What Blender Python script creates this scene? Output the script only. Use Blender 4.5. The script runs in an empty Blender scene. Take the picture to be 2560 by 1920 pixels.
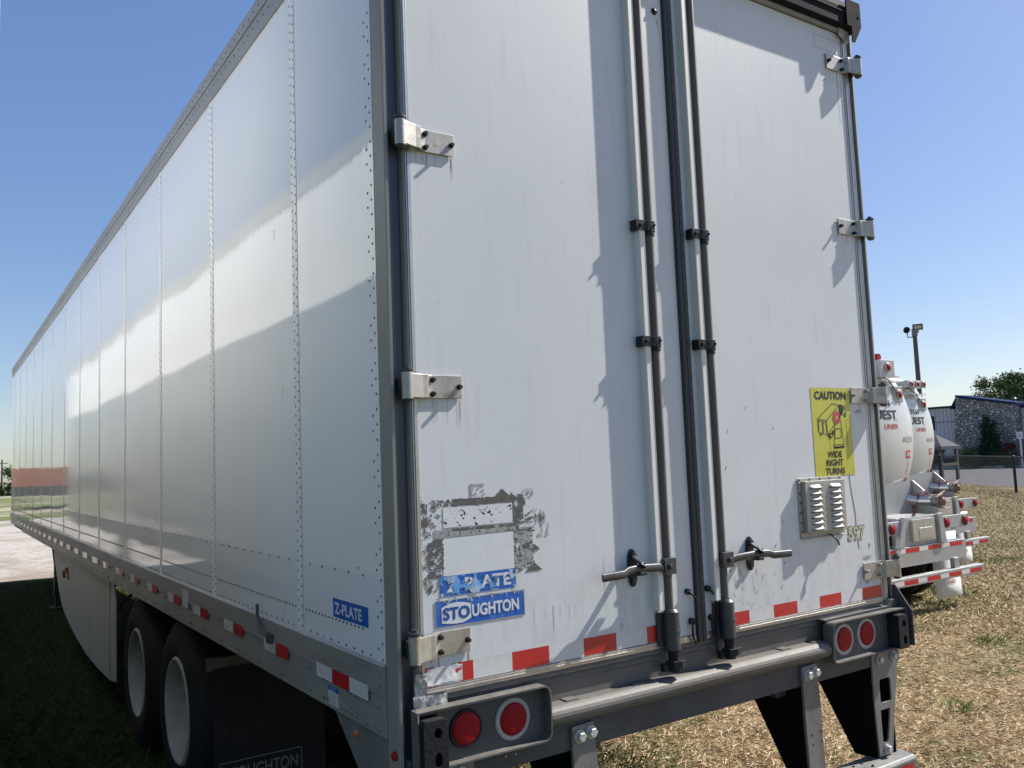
import bpy, bmesh, math, random
import numpy as np
from mathutils import Vector, Matrix, noise as mnoise
random.seed(7); rng = np.random.default_rng(7)
rad = math.radians
sc = bpy.context.scene
C = bpy.data.collections.new('scene'); sc.collection.children.link(C)

# ------------------------------------------------------------------ camera
def cam_axes(yaw, pitch, roll):
    f = Vector((math.sin(yaw)*math.cos(pitch), math.cos(yaw)*math.cos(pitch), math.sin(pitch)))
    r = Vector((math.cos(yaw), -math.sin(yaw), 0)); u = r.cross(f)
    c, s = math.cos(roll), math.sin(roll)
    return f, r*c+u*s, u*c-r*s
CAM = Vector((-1.1886, -2.4586, 1.9663))
f_, r_, u_ = cam_axes(.5919, .0888, -.0391)
cd = bpy.data.cameras.new('camera'); cam = bpy.data.objects.new('camera', cd); C.objects.link(cam)
cd.sensor_fit = 'HORIZONTAL'; cd.sensor_width = 36; cd.lens = 36*2143.3/2560
cd.clip_start = .05; cd.clip_end = 2000
m4 = Matrix.Identity(4)
for i in range(3):
    m4[i][0] = r_[i]; m4[i][1] = u_[i]; m4[i][2] = -f_[i]; m4[i][3] = CAM[i]
cam.matrix_world = m4
sc.camera = cam

# ------------------------------------------------------------------ light
SUN = Vector((1.05, -.20, 1.0)).normalized()      # towards the sun
elev = math.asin(SUN.z); azim = math.atan2(SUN.x, SUN.y)
w = bpy.data.worlds.new('World'); sc.world = w; w.use_nodes = True
nt = w.node_tree; bg = nt.nodes['Background']
sky = nt.nodes.new('ShaderNodeTexSky'); sky.sky_type = 'NISHITA'; sky.sun_disc = False
sky.sun_elevation = elev; sky.sun_rotation = azim
sky.altitude = 200; sky.air_density = 1.0; sky.dust_density = .8; sky.ozone_density = 3.0
sg = nt.nodes.new('ShaderNodeGamma'); sg.inputs[1].default_value = .62
nt.links.new(sky.outputs[0], sg.inputs[0]); sh = nt.nodes.new('ShaderNodeHueSaturation'); sh.inputs['Saturation'].default_value = 1.45; sh.inputs['Hue'].default_value = .511; sh.inputs['Saturation'].default_value = 1.42
st = nt.nodes.new('ShaderNodeVectorMath'); st.operation = 'MULTIPLY'; st.inputs[1].default_value = (1.0, 1.0, 1.03)
nt.links.new(sg.outputs[0], st.inputs[0]); nt.links.new(st.outputs[0], sh.inputs['Color']); nt.links.new(sh.outputs[0], bg.inputs[0]); bg.inputs[1].default_value = .15
sl = bpy.data.lights.new('sun', 'SUN'); sl.energy = 4.8; sl.angle = rad(.5); sl.color = (1, .955, .88)
so = bpy.data.objects.new('sun', sl); C.objects.link(so)
so.rotation_euler = (-SUN).to_track_quat('-Z', 'Y').to_euler(); so.location = (20, -4, 20)
sc.view_settings.view_transform = 'Standard'; sc.view_settings.look = 'None'
sc.view_settings.exposure = 0.8; sc.view_settings.gamma = 1
sc.render.engine = 'CYCLES'
sc.cycles.max_bounces = 12; sc.cycles.diffuse_bounces = 9; sc.cycles.glossy_bounces = 4

# ------------------------------------------------------------------ helpers
def tag(o, label=None, cat=None, group=None, kind=None):
    if label: o['label'] = label
    if cat: o['category'] = cat
    if group: o['group'] = group
    if kind: o['kind'] = kind
    return o
def empty(name, loc=(0, 0, 0), rz=0):
    o = bpy.data.objects.new(name, None); C.objects.link(o); o.location = loc; o.rotation_euler = (0, 0, rz)
    o.empty_display_size = .3
    return o

class MB:
    def __init__(s): s.v = []; s.f = []; s.m = []; s.sm = []
    def face(s, pts, m=0, smooth=False):
        n = len(s.v); s.v += [tuple(p) for p in pts]; s.f.append(tuple(range(n, n+len(pts)))); s.m.append(m); s.sm.append(smooth)
    def grp(s, pts, faces, m=0, smooth=False):
        n = len(s.v); s.v += [tuple(p) for p in pts]
        for f in faces: s.f.append(tuple(i+n for i in f)); s.m.append(m); s.sm.append(smooth)
        return s
    def box(s, x0, x1, y0, y1, z0, z1, m=0):
        return s.grp([(x0,y0,z0),(x1,y0,z0),(x1,y1,z0),(x0,y1,z0),(x0,y0,z1),(x1,y0,z1),(x1,y1,z1),(x0,y1,z1)],
              [(0,3,2,1),(4,5,6,7),(0,1,5,4),(1,2,6,5),(2,3,7,6),(3,0,4,7)], m)
    def prism(s, poly, axis, a, b, m=0):
        """poly of 2-D points, extruded along axis from a to b"""
        def P(p, t):
            q = list(p); q.insert(axis, t); return q
        n = len(poly); pts = [P(p, a) for p in poly]+[P(p, b) for p in poly]
        fs = [tuple(range(n)), tuple(range(2*n-1, n-1, -1))]+[(i, i+n, (i+1) % n+n, (i+1) % n) for i in range(n)]
        return s.grp(pts, fs, m)
    def cyl(s, p0, p1, r0, r1=None, n=16, m=0, caps=True):
        r1 = r0 if r1 is None else r1
        p0 = Vector(p0); p1 = Vector(p1); d = (p1-p0).normalized()
        a = d.orthogonal().normalized(); b = d.cross(a)
        pts = []
        for p, r in ((p0, r0), (p1, r1)):
            for i in range(n):
                t = 2*math.pi*i/n; pts.append(p+a*(r*math.cos(t))+b*(r*math.sin(t)))
        s.grp(pts, [(i, (i+1) % n, (i+1) % n+n, i+n) for i in range(n)], m, True)
        if caps:
            s.face(pts[:n][::-1], m); s.face(pts[n:], m)
        return s
    def tube(s, path, r, n=10, m=0, flat=None):
        """bent round bar through the points"""
        P = [Vector(p) for p in path]; rings = []
        for i, p in enumerate(P):
            d = (P[min(i+1, len(P)-1)]-P[max(i-1, 0)]).normalized()
            up = Vector((0, 0, 1)) if abs(d.z) < .9 else Vector((1, 0, 0))
            a = d.cross(up).normalized(); b = a.cross(d).normalized()
            ra, rb = (r, r) if flat is None else (flat[0], flat[1])
            rings.append([p+a*(ra*math.cos(2*math.pi*k/n))+b*(rb*math.sin(2*math.pi*k/n)) for k in range(n)])
        pts = [q for R in rings for q in R]; fs = []
        for i in range(len(P)-1):
            for k in range(n): fs.append((i*n+k, i*n+(k+1) % n, (i+1)*n+(k+1) % n, (i+1)*n+k))
        s.grp(pts, fs, m, True); s.face(rings[0][::-1], m); s.face(rings[-1], m)
        return s
    def lathe(s, prof, c, axis, n=40, m=0, closed=False):
        """prof: (along axis, radius)"""
        c = Vector(c); ax = Vector(axis).normalized(); a = ax.orthogonal().normalized(); b = ax.cross(a)
        pts = []
        for h, r in prof:
            for i in range(n):
                t = 2*math.pi*i/n; pts.append(c+ax*h+a*(r*math.cos(t))+b*(r*math.sin(t)))
        fs = []
        k = len(prof)
        for j in range(k if closed else k-1):
            j2 = (j+1) % k
            for i in range(n): fs.append((j*n+i, j*n+(i+1) % n, j2*n+(i+1) % n, j2*n+i))
        return s.grp(pts, fs, m, True)
    def dome(s, c, nrm, r, h, n=8, m=0):
        c = Vector(c); d = Vector(nrm); a = d.orthogonal().normalized(); b = d.cross(a)
        pts = []
        for rr, hh in ((r, 0), (r*.75, h*.7)):
            for i in range(n):
                t = 2*math.pi*i/n; pts.append(c+a*(rr*math.cos(t))+b*(rr*math.sin(t))+d*hh)
        pts.append(c+d*h)
        fs = [(i, (i+1) % n, (i+1) % n+n, i+n) for i in range(n)]+[(i+n, (i+1) % n+n, 2*n) for i in range(n)]
        return s.grp(pts, fs, m, True)
    def hexbolt(s, c, nrm, r, h, m=0):
        c = Vector(c); d = Vector(nrm)
        s.cyl(c, c+d*h*.25, r*1.35, n=14, m=m)
        a = d.orthogonal().normalized(); b = d.cross(a); pts = []
        for rr, hh in ((r, .25*h), (r, .9*h), (r*.85, h)):
            for i in range(6):
                t = math.pi/3*i+.3; pts.append(c+a*(rr*math.cos(t))+b*(rr*math.sin(t))+d*hh)
        s.grp(pts, [(i, (i+1) % 6, (i+1) % 6+6, i+6) for i in range(6)]+[(i+6, (i+1) % 6+6, (i+1) % 6+12, i+12) for i in range(6)]+[(12,13,14,15,16,17)], m)
        return s
    def build(s, name, mats, parent=None, bevel=0, label=None):
        me = bpy.data.meshes.new(name); me.from_pydata(s.v, [], s.f); me.update()
        if not isinstance(mats, (list, tuple)): mats = [mats]
        for m in mats: me.materials.append(m)
        me.polygons.foreach_set('material_index', s.m); me.polygons.foreach_set('use_smooth', s.sm)
        bm = bmesh.new(); bm.from_mesh(me); bmesh.ops.recalc_face_normals(bm, faces=bm.faces); bm.to_mesh(me); bm.free()
        o = bpy.data.objects.new(name, me); C.objects.link(o)
        if parent: o.parent = parent
        if bevel:
            b = o.modifiers.new('bevel', 'BEVEL'); b.width = bevel; b.segments = 2; b.limit_method = 'ANGLE'; b.angle_limit = rad(40)
            b.use_clamp_overlap = True
        if label: o['label'] = label
        return o

_tc = {}
def text_faces(body, offset=0.0):
    k = (body, offset)
    if k in _tc: return _tc[k]
    cu = bpy.data.curves.new('t', 'FONT'); cu.body = body; cu.size = 1; cu.offset = offset; cu.align_x = 'LEFT'; cu.resolution_u = 4
    o = bpy.data.objects.new('t', cu); C.objects.link(o)
    bpy.context.view_layer.update()
    dg = bpy.context.evaluated_depsgraph_get()
    me = bpy.data.meshes.new_from_object(o.evaluated_get(dg))
    V = np.array([v.co[:2] for v in me.vertices]); F = [tuple(p.vertices) for p in me.polygons]
    V = V-V.min(0); bb = V.max(0)
    C.objects.unlink(o); bpy.data.objects.remove(o); bpy.data.curves.remove(cu); bpy.data.meshes.remove(me)
    _tc[k] = (V/bb, F); return _tc[k]
def put_text(mb, body, u0, v0, uw, vh, mapf, m=0, offset=0.0):
    """lettering filling the u,v rectangle; mapf(u,v)->xyz"""
    V, F = text_faces(body, offset)
    mb.grp([mapf(u0+a*uw, v0+b*vh) for a, b in V], F, m)
    return mb

# ------------------------------------------------------------------ materials
def newmat(name):
    m = bpy.data.materials.new(name); m.use_nodes = True
    return m, m.node_tree, m.node_tree.nodes['Principled BSDF']
def L(nt, a, b): nt.links.new(a, b)
def mat(name, col, rough=.5, metal=0, var=.12, scale=8, stretch=(1, 1, 1), bump=0, bscale=None, dirt=None, dirt_amt=0, dscale=3, coat=0, spec=.5, rvar=.08, dlo=.52, dhi=.72):
    """base colour with large and fine variation, optional dirt colour in streaks, bump"""
    m, nt, p = newmat(name)
    N = nt.nodes.new
    tc = N('ShaderNodeTexCoord'); mp = N('ShaderNodeMapping'); mp.inputs['Scale'].default_value = stretch
    L(nt, tc.outputs['Object'], mp.inputs['Vector'])
    n1 = N('ShaderNodeTexNoise'); n1.inputs['Scale'].default_value = scale; n1.inputs['Detail'].default_value = 6; n1.inputs['Roughness'].default_value = .65
    L(nt, mp.outputs[0], n1.inputs['Vector'])
    mx = N('ShaderNodeMix'); mx.data_type = 'RGBA'
    mr = N('ShaderNodeMapRange'); mr.inputs[1].default_value = .3; mr.inputs[2].default_value = .7
    L(nt, n1.outputs[0], mr.inputs[0]); L(nt, mr.outputs[0], mx.inputs[0])
    mx.inputs[6].default_value = tuple(max(0, c*(1-var)) for c in col)+(1,)
    mx.inputs[7].default_value = tuple(min(1, c*(1+var)) for c in col)+(1,)
    out = mx.outputs[2]
    if dirt is not None:
        n2 = N('ShaderNodeTexNoise'); n2.inputs['Scale'].default_value = dscale; n2.inputs['Detail'].default_value = 8; n2.inputs['Roughness'].default_value = .7
        mp2 = N('ShaderNodeMapping'); mp2.inputs['Scale'].default_value = stretch; mp2.inputs['Location'].default_value = (3.1, 1.7, 5.3)
        L(nt, tc.outputs['Object'], mp2.inputs['Vector']); L(nt, mp2.outputs[0], n2.inputs['Vector'])
        r2 = N('ShaderNodeMapRange'); r2.inputs[1].default_value = dlo; r2.inputs[2].default_value = dhi; r2.inputs[4].default_value = dirt_amt
        L(nt, n2.outputs[0], r2.inputs[0])
        m2 = N('ShaderNodeMix'); m2.data_type = 'RGBA'; L(nt, r2.outputs[0], m2.inputs[0]); L(nt, out, m2.inputs[6]); m2.inputs[7].default_value = tuple(dirt)+(1,)
        out = m2.outputs[2]
    L(nt, out, p.inputs['Base Color'])
    p.inputs['Metallic'].default_value = metal
    p.inputs['Specular IOR Level'].default_value = spec
    rr = N('ShaderNodeMapRange'); rr.inputs[3].default_value = max(.02, rough-rvar); rr.inputs[4].default_value = min(1, rough+rvar)
    L(nt, n1.outputs[0], rr.inputs[0]); L(nt, rr.outputs[0], p.inputs['Roughness'])
    if coat: p.inputs['Coat Weight'].default_value = coat; p.inputs['Coat Roughness'].default_value = .04
    if bump:
        nb = N('ShaderNodeTexNoise'); nb.inputs['Scale'].default_value = bscale or scale*4; nb.inputs['Detail'].default_value = 4
        L(nt, mp.outputs[0], nb.inputs['Vector'])
        b = N('ShaderNodeBump'); b.inputs['Strength'].default_value = bump; b.inputs['Distance'].default_value = .01
        L(nt, nb.outputs[0], b.inputs['Height']); L(nt, b.outputs[0], p.inputs['Normal'])
    return m

M = {}
M['galv'] = mat('galvanised_steel', (.20, .20, .187), .52, .2, .16, 9, (1, 1, .35), .12, 60, (.10, .085, .065), .6, 5)
M['housing'] = mat('worn_housing_steel', (.13, .125, .115), .65, .1, .3, 14, bump=.1, bscale=60, dirt=(.20, .11, .06), dirt_amt=.5, dscale=22, spec=.3)
M['channel'] = mat('channel_vinyl', (.74, .71, .65), .45, 0, .06, 8, (1, 1, .2))
M['galvb'] = mat('bolt_zinc', (.50, .50, .48), .5, .2, .3, 60)
M['post'] = mat('post_steel', (.29, .285, .25), .55, .1, .12, 6, (1, 1, .15), .08, 50, (.15, .14, .12), .5, 4)
M['groove'] = mat('shaded_groove_steel', (.07, .08, .10), .4, .4, .25, 10, (1, 1, .05), .05, 40)
M['alu'] = mat('aluminium', (.48, .475, .45), .33, .7, .1, 8, (1, 1, .3), .05, 60, (.18, .15, .12), .5, 6)
M['rail'] = mat('rail_aluminium', (.34, .33, .30), .48, .3, .08, 3, (1, .3, 1), .05, 60, (.17, .145, .115), .55, 4)
M['stainless'] = mat('stainless_hinge', (.42, .395, .35), .42, .55, .15, 25, (1, 1, 1), .06, 90, (.16, .10, .06), .65, 14, dlo=.55, dhi=.7)
M['darksteel'] = mat('dark_steel', (.075, .077, .08), .42, .35, .25, 20, (1, 1, .5), .1, 80)
M['black'] = mat('black_iron', (.018, .020, .024), .5, .1, .3, 20, bump=.12, bscale=80, spec=.35)
M['gusset'] = mat('black_gusset', (.006, .006, .007), .8, 0, .3, 20, spec=.1)
M['rod'] = mat('rod_steel', (.125, .115, .10), .6, .15, .2, 16, (1, 1, .1), .1, 90, (.07, .055, .045), .5, 9)
M['header'] = mat('header_steel', (.013, .015, .02), .8, 0, .3, 5, (.3, 1, 1), .05, 40, (.05, .046, .042), .4, 6, spec=.1)
M['sillsteel'] = mat('sill_steel', (.145, .134, .122), .62, .12, .18, 7, (.5, 1, .6), .12, 60, (.09, .075, .06), .75, 4, dlo=.45, dhi=.7)
M['darkface'] = mat('dark_painted_steel', (.062, .066, .072), .6, .05, .25, 6, (.6, 1, 1), .1, 60, (.17, .15, .13), .4, 5)
M['rubber'] = mat('black_rubber', (.014, .015, .017), .7, 0, .25, 14, bump=.2, bscale=70, spec=.25, dirt=(.05, .045, .04), dirt_amt=.4, dscale=6)
M['seal'] = mat('seal_rubber', (.035, .04, .045), .5, 0, .2, 10, (1, 1, .1))
M['tyre'] = mat('tyre_rubber', (.018, .019, .021), .8, 0, .25, 10, bump=.15, bscale=60, spec=.25)
M['rim'] = mat('rim_paint', (.34, .34, .32), .5, 0, .15, 7, dirt=(.22, .19, .15), dirt_amt=.55, dscale=4)
M['skirt'] = mat('skirt_plastic', (.44, .44, .42), .5, 0, .08, 3, (1, 1, .4), 0, None, (.27, .19, .12), .5, 2.4)
M['white'] = mat('white_paint', (.72, .72, .70), .4, 0, .05, 4)
M['trailerwhite'] = mat('neighbour_white_panel', (.84, .84, .81), .22, 0, .03, 3, (1, 1, .3), coat=.6)
M['rust'] = mat('rust', (.28, .09, .03), .8, 0, .4, 30)
M['lens'] = mat('red_lens', (.30, .005, .010), .5, 0, .15, 60, bump=.1, bscale=300, spec=.2)
def facets(m):
    nt = m.node_tree; N = nt.nodes.new; tc = N('ShaderNodeTexCoord'); v = N('ShaderNodeTexVoronoi'); v.inputs['Scale'].default_value = 130; v.inputs['Randomness'].default_value = .15
    L(nt, tc.outputs['Object'], v.inputs['Vector']); b = N('ShaderNodeBump'); b.inputs['Strength'].default_value = .7; b.inputs['Distance'].default_value = .003
    L(nt, v.outputs['Distance'], b.inputs['Height']); L(nt, b.outputs[0], nt.nodes['Principled BSDF'].inputs['Normal'])
facets(M['lens'])
M['amber'] = mat('amber_lens', (.6, .13, .02), .25, 0, .1, 40)
M['lampring'] = mat('lamp_ring_grey', (.36, .37, .35), .5, .1, .12, 30)
M['red'] = mat('red_reflective_tape', (.50, .018, .022), .3, 0, .1, 14, dirt=(.35, .06, .05), dirt_amt=.6, dscale=10, coat=.3)
M['tapewhite'] = mat('white_reflective_tape', (.66, .66, .65), .3, 0, .05, 30, dirt=(.4, .38, .34), dirt_amt=.5, dscale=12, coat=.3)
M['fadedtape'] = mat('faded_orange_tape', (.62, .20, .10), .4, 0, .1, 20)
M['blue'] = mat('blue_decal', (.003, .105, .46), .35, 0, .08, 30, dirt=(.25, .42, .66), dirt_amt=.35, dscale=25, coat=.2)
M['bluedk'] = mat('blue_letter', (.006, .075, .32), .35, 0, .1, 30)
M['palblue'] = mat('peeled_blue_decal', (.08, .28, .58), .5, 0, .7, 22, (1, 1, .5), dirt=(.48, .55, .62), dirt_amt=.95, dscale=16, dlo=.42, dhi=.52)
M['letter'] = mat('white_letter', (.68, .69, .70), .4, 0, .05, 30)
M['yellow'] = mat('yellow_sticker', (.54, .52, .055), .4, 0, .06, 12, coat=.3)
M['ink'] = mat('black_ink', (.025, .025, .025), .5, 0, .1, 30)
M['burst'] = mat('red_ink', (.55, .06, .09), .5, 0, .1, 30)
M['grime'] = mat('old_adhesive', (.105, .10, .09), .7, 0, .35, 40)
M['grime2'] = mat('thin_adhesive', (.33, .33, .32), .65, 0, .3, 60)
M['foil'] = mat('foil_tape', (.42, .42, .41), .55, .35, .15, 30)
M['number'] = mat('faded_number', (.52, .50, .36), .5, 0, .1, 30)
M['numedge'] = mat('number_outline', (.22, .20, .15), .5, 0, .1, 30)

def side_material():
    """gloss white sheet metal with slight ripple"""
    m, nt, p = newmat('gloss_white_sheet'); N = nt.nodes.new
    tc = N('ShaderNodeTexCoord')
    n1 = N('ShaderNodeTexNoise'); n1.inputs['Scale'].default_value = 1.4; n1.inputs['Detail'].default_value = 5
    L(nt, tc.outputs['Object'], n1.inputs['Vector'])
    cr = N('ShaderNodeMix'); cr.data_type = 'RGBA'; cr.inputs[6].default_value = (.83, .84, .82, 1); cr.inputs[7].default_value = (.88, .88, .85, 1)
    L(nt, n1.outputs[0], cr.inputs[0]); L(nt, cr.outputs[2], p.inputs['Base Color'])
    p.inputs['Roughness'].default_value = .035; p.inputs['Specular IOR Level'].default_value = .75
    # ripples: long vertical corduroy plus broad oil-canning
    mp = N('ShaderNodeMapping'); mp.inputs['Scale'].default_value = (1, 26, 1.2); L(nt, tc.outputs['Object'], mp.inputs['Vector'])
    n2 = N('ShaderNodeTexNoise'); n2.inputs['Scale'].default_value = 1; n2.inputs['Detail'].default_value = 2; L(nt, mp.outputs[0], n2.inputs['Vector'])
    mp3 = N('ShaderNodeMapping'); mp3.inputs['Scale'].default_value = (1, .8, 1.6); L(nt, tc.outputs['Object'], mp3.inputs['Vector'])
    n3 = N('ShaderNodeTexNoise'); n3.inputs['Scale'].default_value = 1; n3.inputs['Detail'].default_value = 1; L(nt, mp3.outputs[0], n3.inputs['Vector'])
    ma = N('ShaderNodeMath'); ma.operation = 'MULTIPLY_ADD'; ma.inputs[1].default_value = .055; L(nt, n2.outputs[0], ma.inputs[0])
    mm = N('ShaderNodeMath'); mm.operation = 'MULTIPLY'; mm.inputs[1].default_value = .8; L(nt, n3.outputs[0], mm.inputs[0]); L(nt, mm.outputs[0], ma.inputs[2])
    b = N('ShaderNodeBump'); b.inputs['Strength'].default_value = .35; b.inputs['Distance'].default_value = .02
    L(nt, ma.outputs[0], b.inputs['Height']); L(nt, b.outputs[0], p.inputs['Normal'])
    return m
M['side'] = side_material()
M['lap'] = mat('lap_strip_white', (.86, .86, .83), .35, 0, .05, 6)
def door_material():
    m, nt, p = newmat('door_white_gel'); N = nt.nodes.new
    tc = N('ShaderNodeTexCoord')
    def noi(scale, det, stretch=(1, 1, 1)):
        mp = N('ShaderNodeMapping'); mp.inputs['Scale'].default_value = stretch; L(nt, tc.outputs['Object'], mp.inputs['Vector'])
        n = N('ShaderNodeTexNoise'); n.inputs['Scale'].default_value = scale; n.inputs['Detail'].default_value = det; L(nt, mp.outputs[0], n.inputs['Vector']); return n
    def ramp(src, lo, hi, a=0, b=1):
        r = N('ShaderNodeMapRange'); r.inputs[1].default_value = lo; r.inputs[2].default_value = hi; r.inputs[3].default_value = a; r.inputs[4].default_value = b
        L(nt, src, r.inputs[0]); return r.outputs[0]
    def mix(fac, a, b):
        x = N('ShaderNodeMix'); x.data_type = 'RGBA'; L(nt, fac, x.inputs[0])
        if isinstance(a, tuple): x.inputs[6].default_value = a+(1,)
        else: L(nt, a, x.inputs[6])
        x.inputs[7].default_value = b+(1,); return x.outputs[2]
    base = mix(ramp(noi(1.6, 5).outputs[0], .3, .7), (.625, .64, .65), (.69, .695, .70))
    # vertical rain streaks of dirt
    base = mix(ramp(noi(5, 7, (6, 1, .5)).outputs[0], .56, .80, 0, .28), base, (.42, .40, .36))
    # small specks
    sp = noi(70, 2, (1, 1, .7)); base = mix(ramp(sp.outputs[0], .73, .77, 0, .75), base, (.28, .26, .24))
    # grime near the bottom edge of the door
    sx = N('ShaderNodeSeparateXYZ'); L(nt, tc.outputs['Object'], sx.inputs[0])
    low = ramp(sx.outputs[2], 1.9, 1.25, 0, 1)
    mu = N('ShaderNodeMath'); mu.operation = 'MULTIPLY'; L(nt, low, mu.inputs[0]); L(nt, ramp(noi(9, 8, (2, 1, .8)).outputs[0], .48, .72, 0, .42), mu.inputs[1])
    base = mix(mu.outputs[0], base, (.40, .37, .33))
    L(nt, base, p.inputs['Base Color']); p.inputs['Roughness'].default_value = .42
    nb = noi(90, 3); b = N('ShaderNodeBump'); b.inputs['Strength'].default_value = .05; b.inputs['Distance'].default_value = .004
    L(nt, nb.outputs[0], b.inputs['Height']); L(nt, b.outputs[0], p.inputs['Normal'])
    return m
M['door'] = door_material()

# ================================================================== the setting
def ground_material():
    m, nt, p = newmat('dry_grass_ground'); N = nt.nodes.new
    tc = N('ShaderNodeTexCoord')
    def noi(scale, det, r=.6):
        n = N('ShaderNodeTexNoise'); n.inputs['Scale'].default_value = scale; n.inputs['Detail'].default_value = det; n.inputs['Roughness'].default_value = r
        L(nt, tc.outputs['Object'], n.inputs['Vector']); return n.outputs[0]
    def ramp(src, lo, hi, a=0, b=1):
        r = N('ShaderNodeMapRange'); r.inputs[1].default_value = lo; r.inputs[2].default_value = hi; r.inputs[3].default_value = a; r.inputs[4].default_value = b
        L(nt, src, r.inputs[0]); return r.outputs[0]
    def mix(fac, a, b):
        x = N('ShaderNodeMix'); x.data_type = 'RGBA'; L(nt, fac, x.inputs[0])
        for s, q in ((6, a), (7, b)):
            if isinstance(q, tuple): x.inputs[s].default_value = q+(1,)
            else: L(nt, q, x.inputs[s])
        return x.outputs[2]
    straw = mix(ramp(noi(45, 8, .75), .3, .7), (.22, .155, .085), (.44, .33, .195))
    green = mix(ramp(noi(38, 6), .3, .7), (.022, .034, .010), (.085, .105, .035))
    sx = N('ShaderNodeSeparateXYZ'); L(nt, tc.outputs['Object'], sx.inputs[0])
    fac = ramp(noi(.55, 6, .65), .56, .72, 0, .7)
    left = ramp(sx.outputs[0], 3.0, 0.6, 0, 1)          # greener strip along the parked trailers, its green darkened to paint their shade
    mxm = N('ShaderNodeMath'); mxm.operation = 'MAXIMUM'; L(nt, fac, mxm.inputs[0]); L(nt, left, mxm.inputs[1])
    col = mix(mxm.outputs[0], straw, green)
    fn = N('ShaderNodeMath'); fn.operation = 'MULTIPLY'; L(nt, ramp(sx.outputs[0], 8, 13, 0, 1), fn.inputs[0]); L(nt, ramp(noi(.35, 5), .35, .62, .55, .95), fn.inputs[1])
    col = mix(fn.outputs[0], col, mix(ramp(noi(6, 8, .8), .35, .65), (.085, .085, .032), (.17, .14, .07)))
    fy = ramp(sx.outputs[1], 42, 46, 0, 1); fx = ramp(sx.outputs[0], 25, 20, 0, 1)
    f3 = N('ShaderNodeMath'); f3.operation = 'MULTIPLY'; L(nt, fy, f3.inputs[0]); L(nt, fx, f3.inputs[1])
    col = mix(f3.outputs[0], col, mix(ramp(noi(.12, 4), .48, .60), (.14, .16, .06), (.33, .30, .23)))
    L(nt, col, p.inputs['Base Color']); p.inputs['Roughness'].default_value = .95; p.inputs['Specular IOR Level'].default_value = .1
    b = N('ShaderNodeBump'); b.inputs['Strength'].default_value = .8; b.inputs['Distance'].default_value = .04
    L(nt, noi(30, 8, .7), b.inputs['Height']); L(nt, b.outputs[0], p.inputs['Normal'])
    return m
g = MB(); g.face([(-600, -600, 0), (900, -600, 0), (900, 900, 0), (-600, 900, 0)])
tag(g.build('ground', ground_material()), kind='structure')
def irregular(pts, z, mat_, name, amp=.5, step=1.5):
    out = []
    for i, a in enumerate(pts):
        b = pts[(i+1) % len(pts)]; n = max(1, int((Vector(b)-Vector(a)).length/step))
        for k in range(n):
            q = Vector(a).lerp(Vector(b), k/n); d = mnoise.noise_vector(Vector((q.x*.4, q.y*.4, 3)))*amp
            out.append((q.x+d.x, q.y+d.y, z))
    mb = MB(); mb.face(out); return mb.build(name, mat_)
gravel = mat('pale_gravel', (.40, .365, .325), .95, 0, .3, 5, (1, 1, 1), .7, 30, (.17, .13, .085), .65, .35, dlo=.48, dhi=.62, spec=.1)
tag(irregular([(-30, 16.2), (30, 17.9), (30, 44), (14, 47), (-30, 44)], .004, gravel, 'gravel_yard', .7), kind='structure')
asphalt = mat('grey_asphalt', (.125, .12, .127), .9, 0, .12, .8, (1, 1, 1), .3, 60, (.085, .085, .09), .4, .5, spec=.1)
road = MB(); road.face([(30.5, 11.5, .004), (37.0, 15.6, .004), (37.6, 17.6, .004), (60, 40, .004), (66, 37, .004), (66, 27, .004), (60, 5, .004), (44, -10, .004), (36, -8, .004)])
tag(road.build('road', asphalt), kind='structure')
curb = MB(); curb.box(65.2, 65.7, 10, 44, 0, .14)
tag(curb.build('kerb', mat('kerb_concrete', (.45, .42, .36), .8)), kind='structure')

# ---- grass blades
def blade_field(name, n, sampler, cols, lens, wid, lie, label=None):
    P = sampler(n)
    n = len(P)
    ang = rng.uniform(0, 2*np.pi, n); ln = rng.uniform(lens[0], lens[1], n); el = rng.uniform(lie[0], lie[1], n)
    d = np.stack([np.cos(ang)*np.cos(el), np.sin(ang)*np.cos(el), np.sin(el)], 1)
    s = np.stack([-np.sin(ang), np.cos(ang), np.zeros(n)], 1)*(rng.uniform(wid[0], wid[1], n)[:, None])
    base = np.stack([P[:, 0], P[:, 1], rng.uniform(0, .012, n)], 1)
    V = np.empty((n, 4, 3)); V[:, 0] = base-s; V[:, 1] = base+s
    mid = base+d*ln[:, None]*.55; V[:, 2] = mid+s*.8
    tip = base+d*ln[:, None]; tip[:, 2] -= ln*.12; V[:, 3] = tip
    V[:, :, 2] = np.maximum(V[:, :, 2], .003)
    me = bpy.data.meshes.new(name); me.vertices.add(n*4); me.vertices.foreach_set('co', V.ravel())
    me.loops.add(n*4); me.loops.foreach_set('vertex_index', np.arange(n*4, dtype=np.int32))
    me.polygons.add(n); me.polygons.foreach_set('loop_start', np.arange(0, n*4, 4, dtype=np.int32)); me.polygons.foreach_set('loop_total', np.full(n, 4, dtype=np.int32))
    me.update(); me.validate()
    g = cols(P, n); col = np.ones((n, 4, 4), np.float32); col[:, :, :3] = g[:, None, :]
    at = me.color_attributes.new('blade', 'FLOAT_COLOR', 'POINT'); at.data.foreach_set('color', col.ravel())
    m, nt, p = newmat(name+'_leaf'); a = nt.nodes.new('ShaderNodeAttribute'); a.attribute_name = 'blade'
    L(nt, a.outputs['Color'], p.inputs['Base Color']); p.inputs['Roughness'].default_value = .7; p.inputs['Specular IOR Level'].default_value = .2
    me.materials.append(m)
    o = bpy.data.objects.new(name, me); C.objects.link(o); return o
STRAW = np.array([(.56, .42, .25), (.46, .33, .19), (.70, .56, .37), (.36, .255, .145), (.21, .145, .08)])
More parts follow.
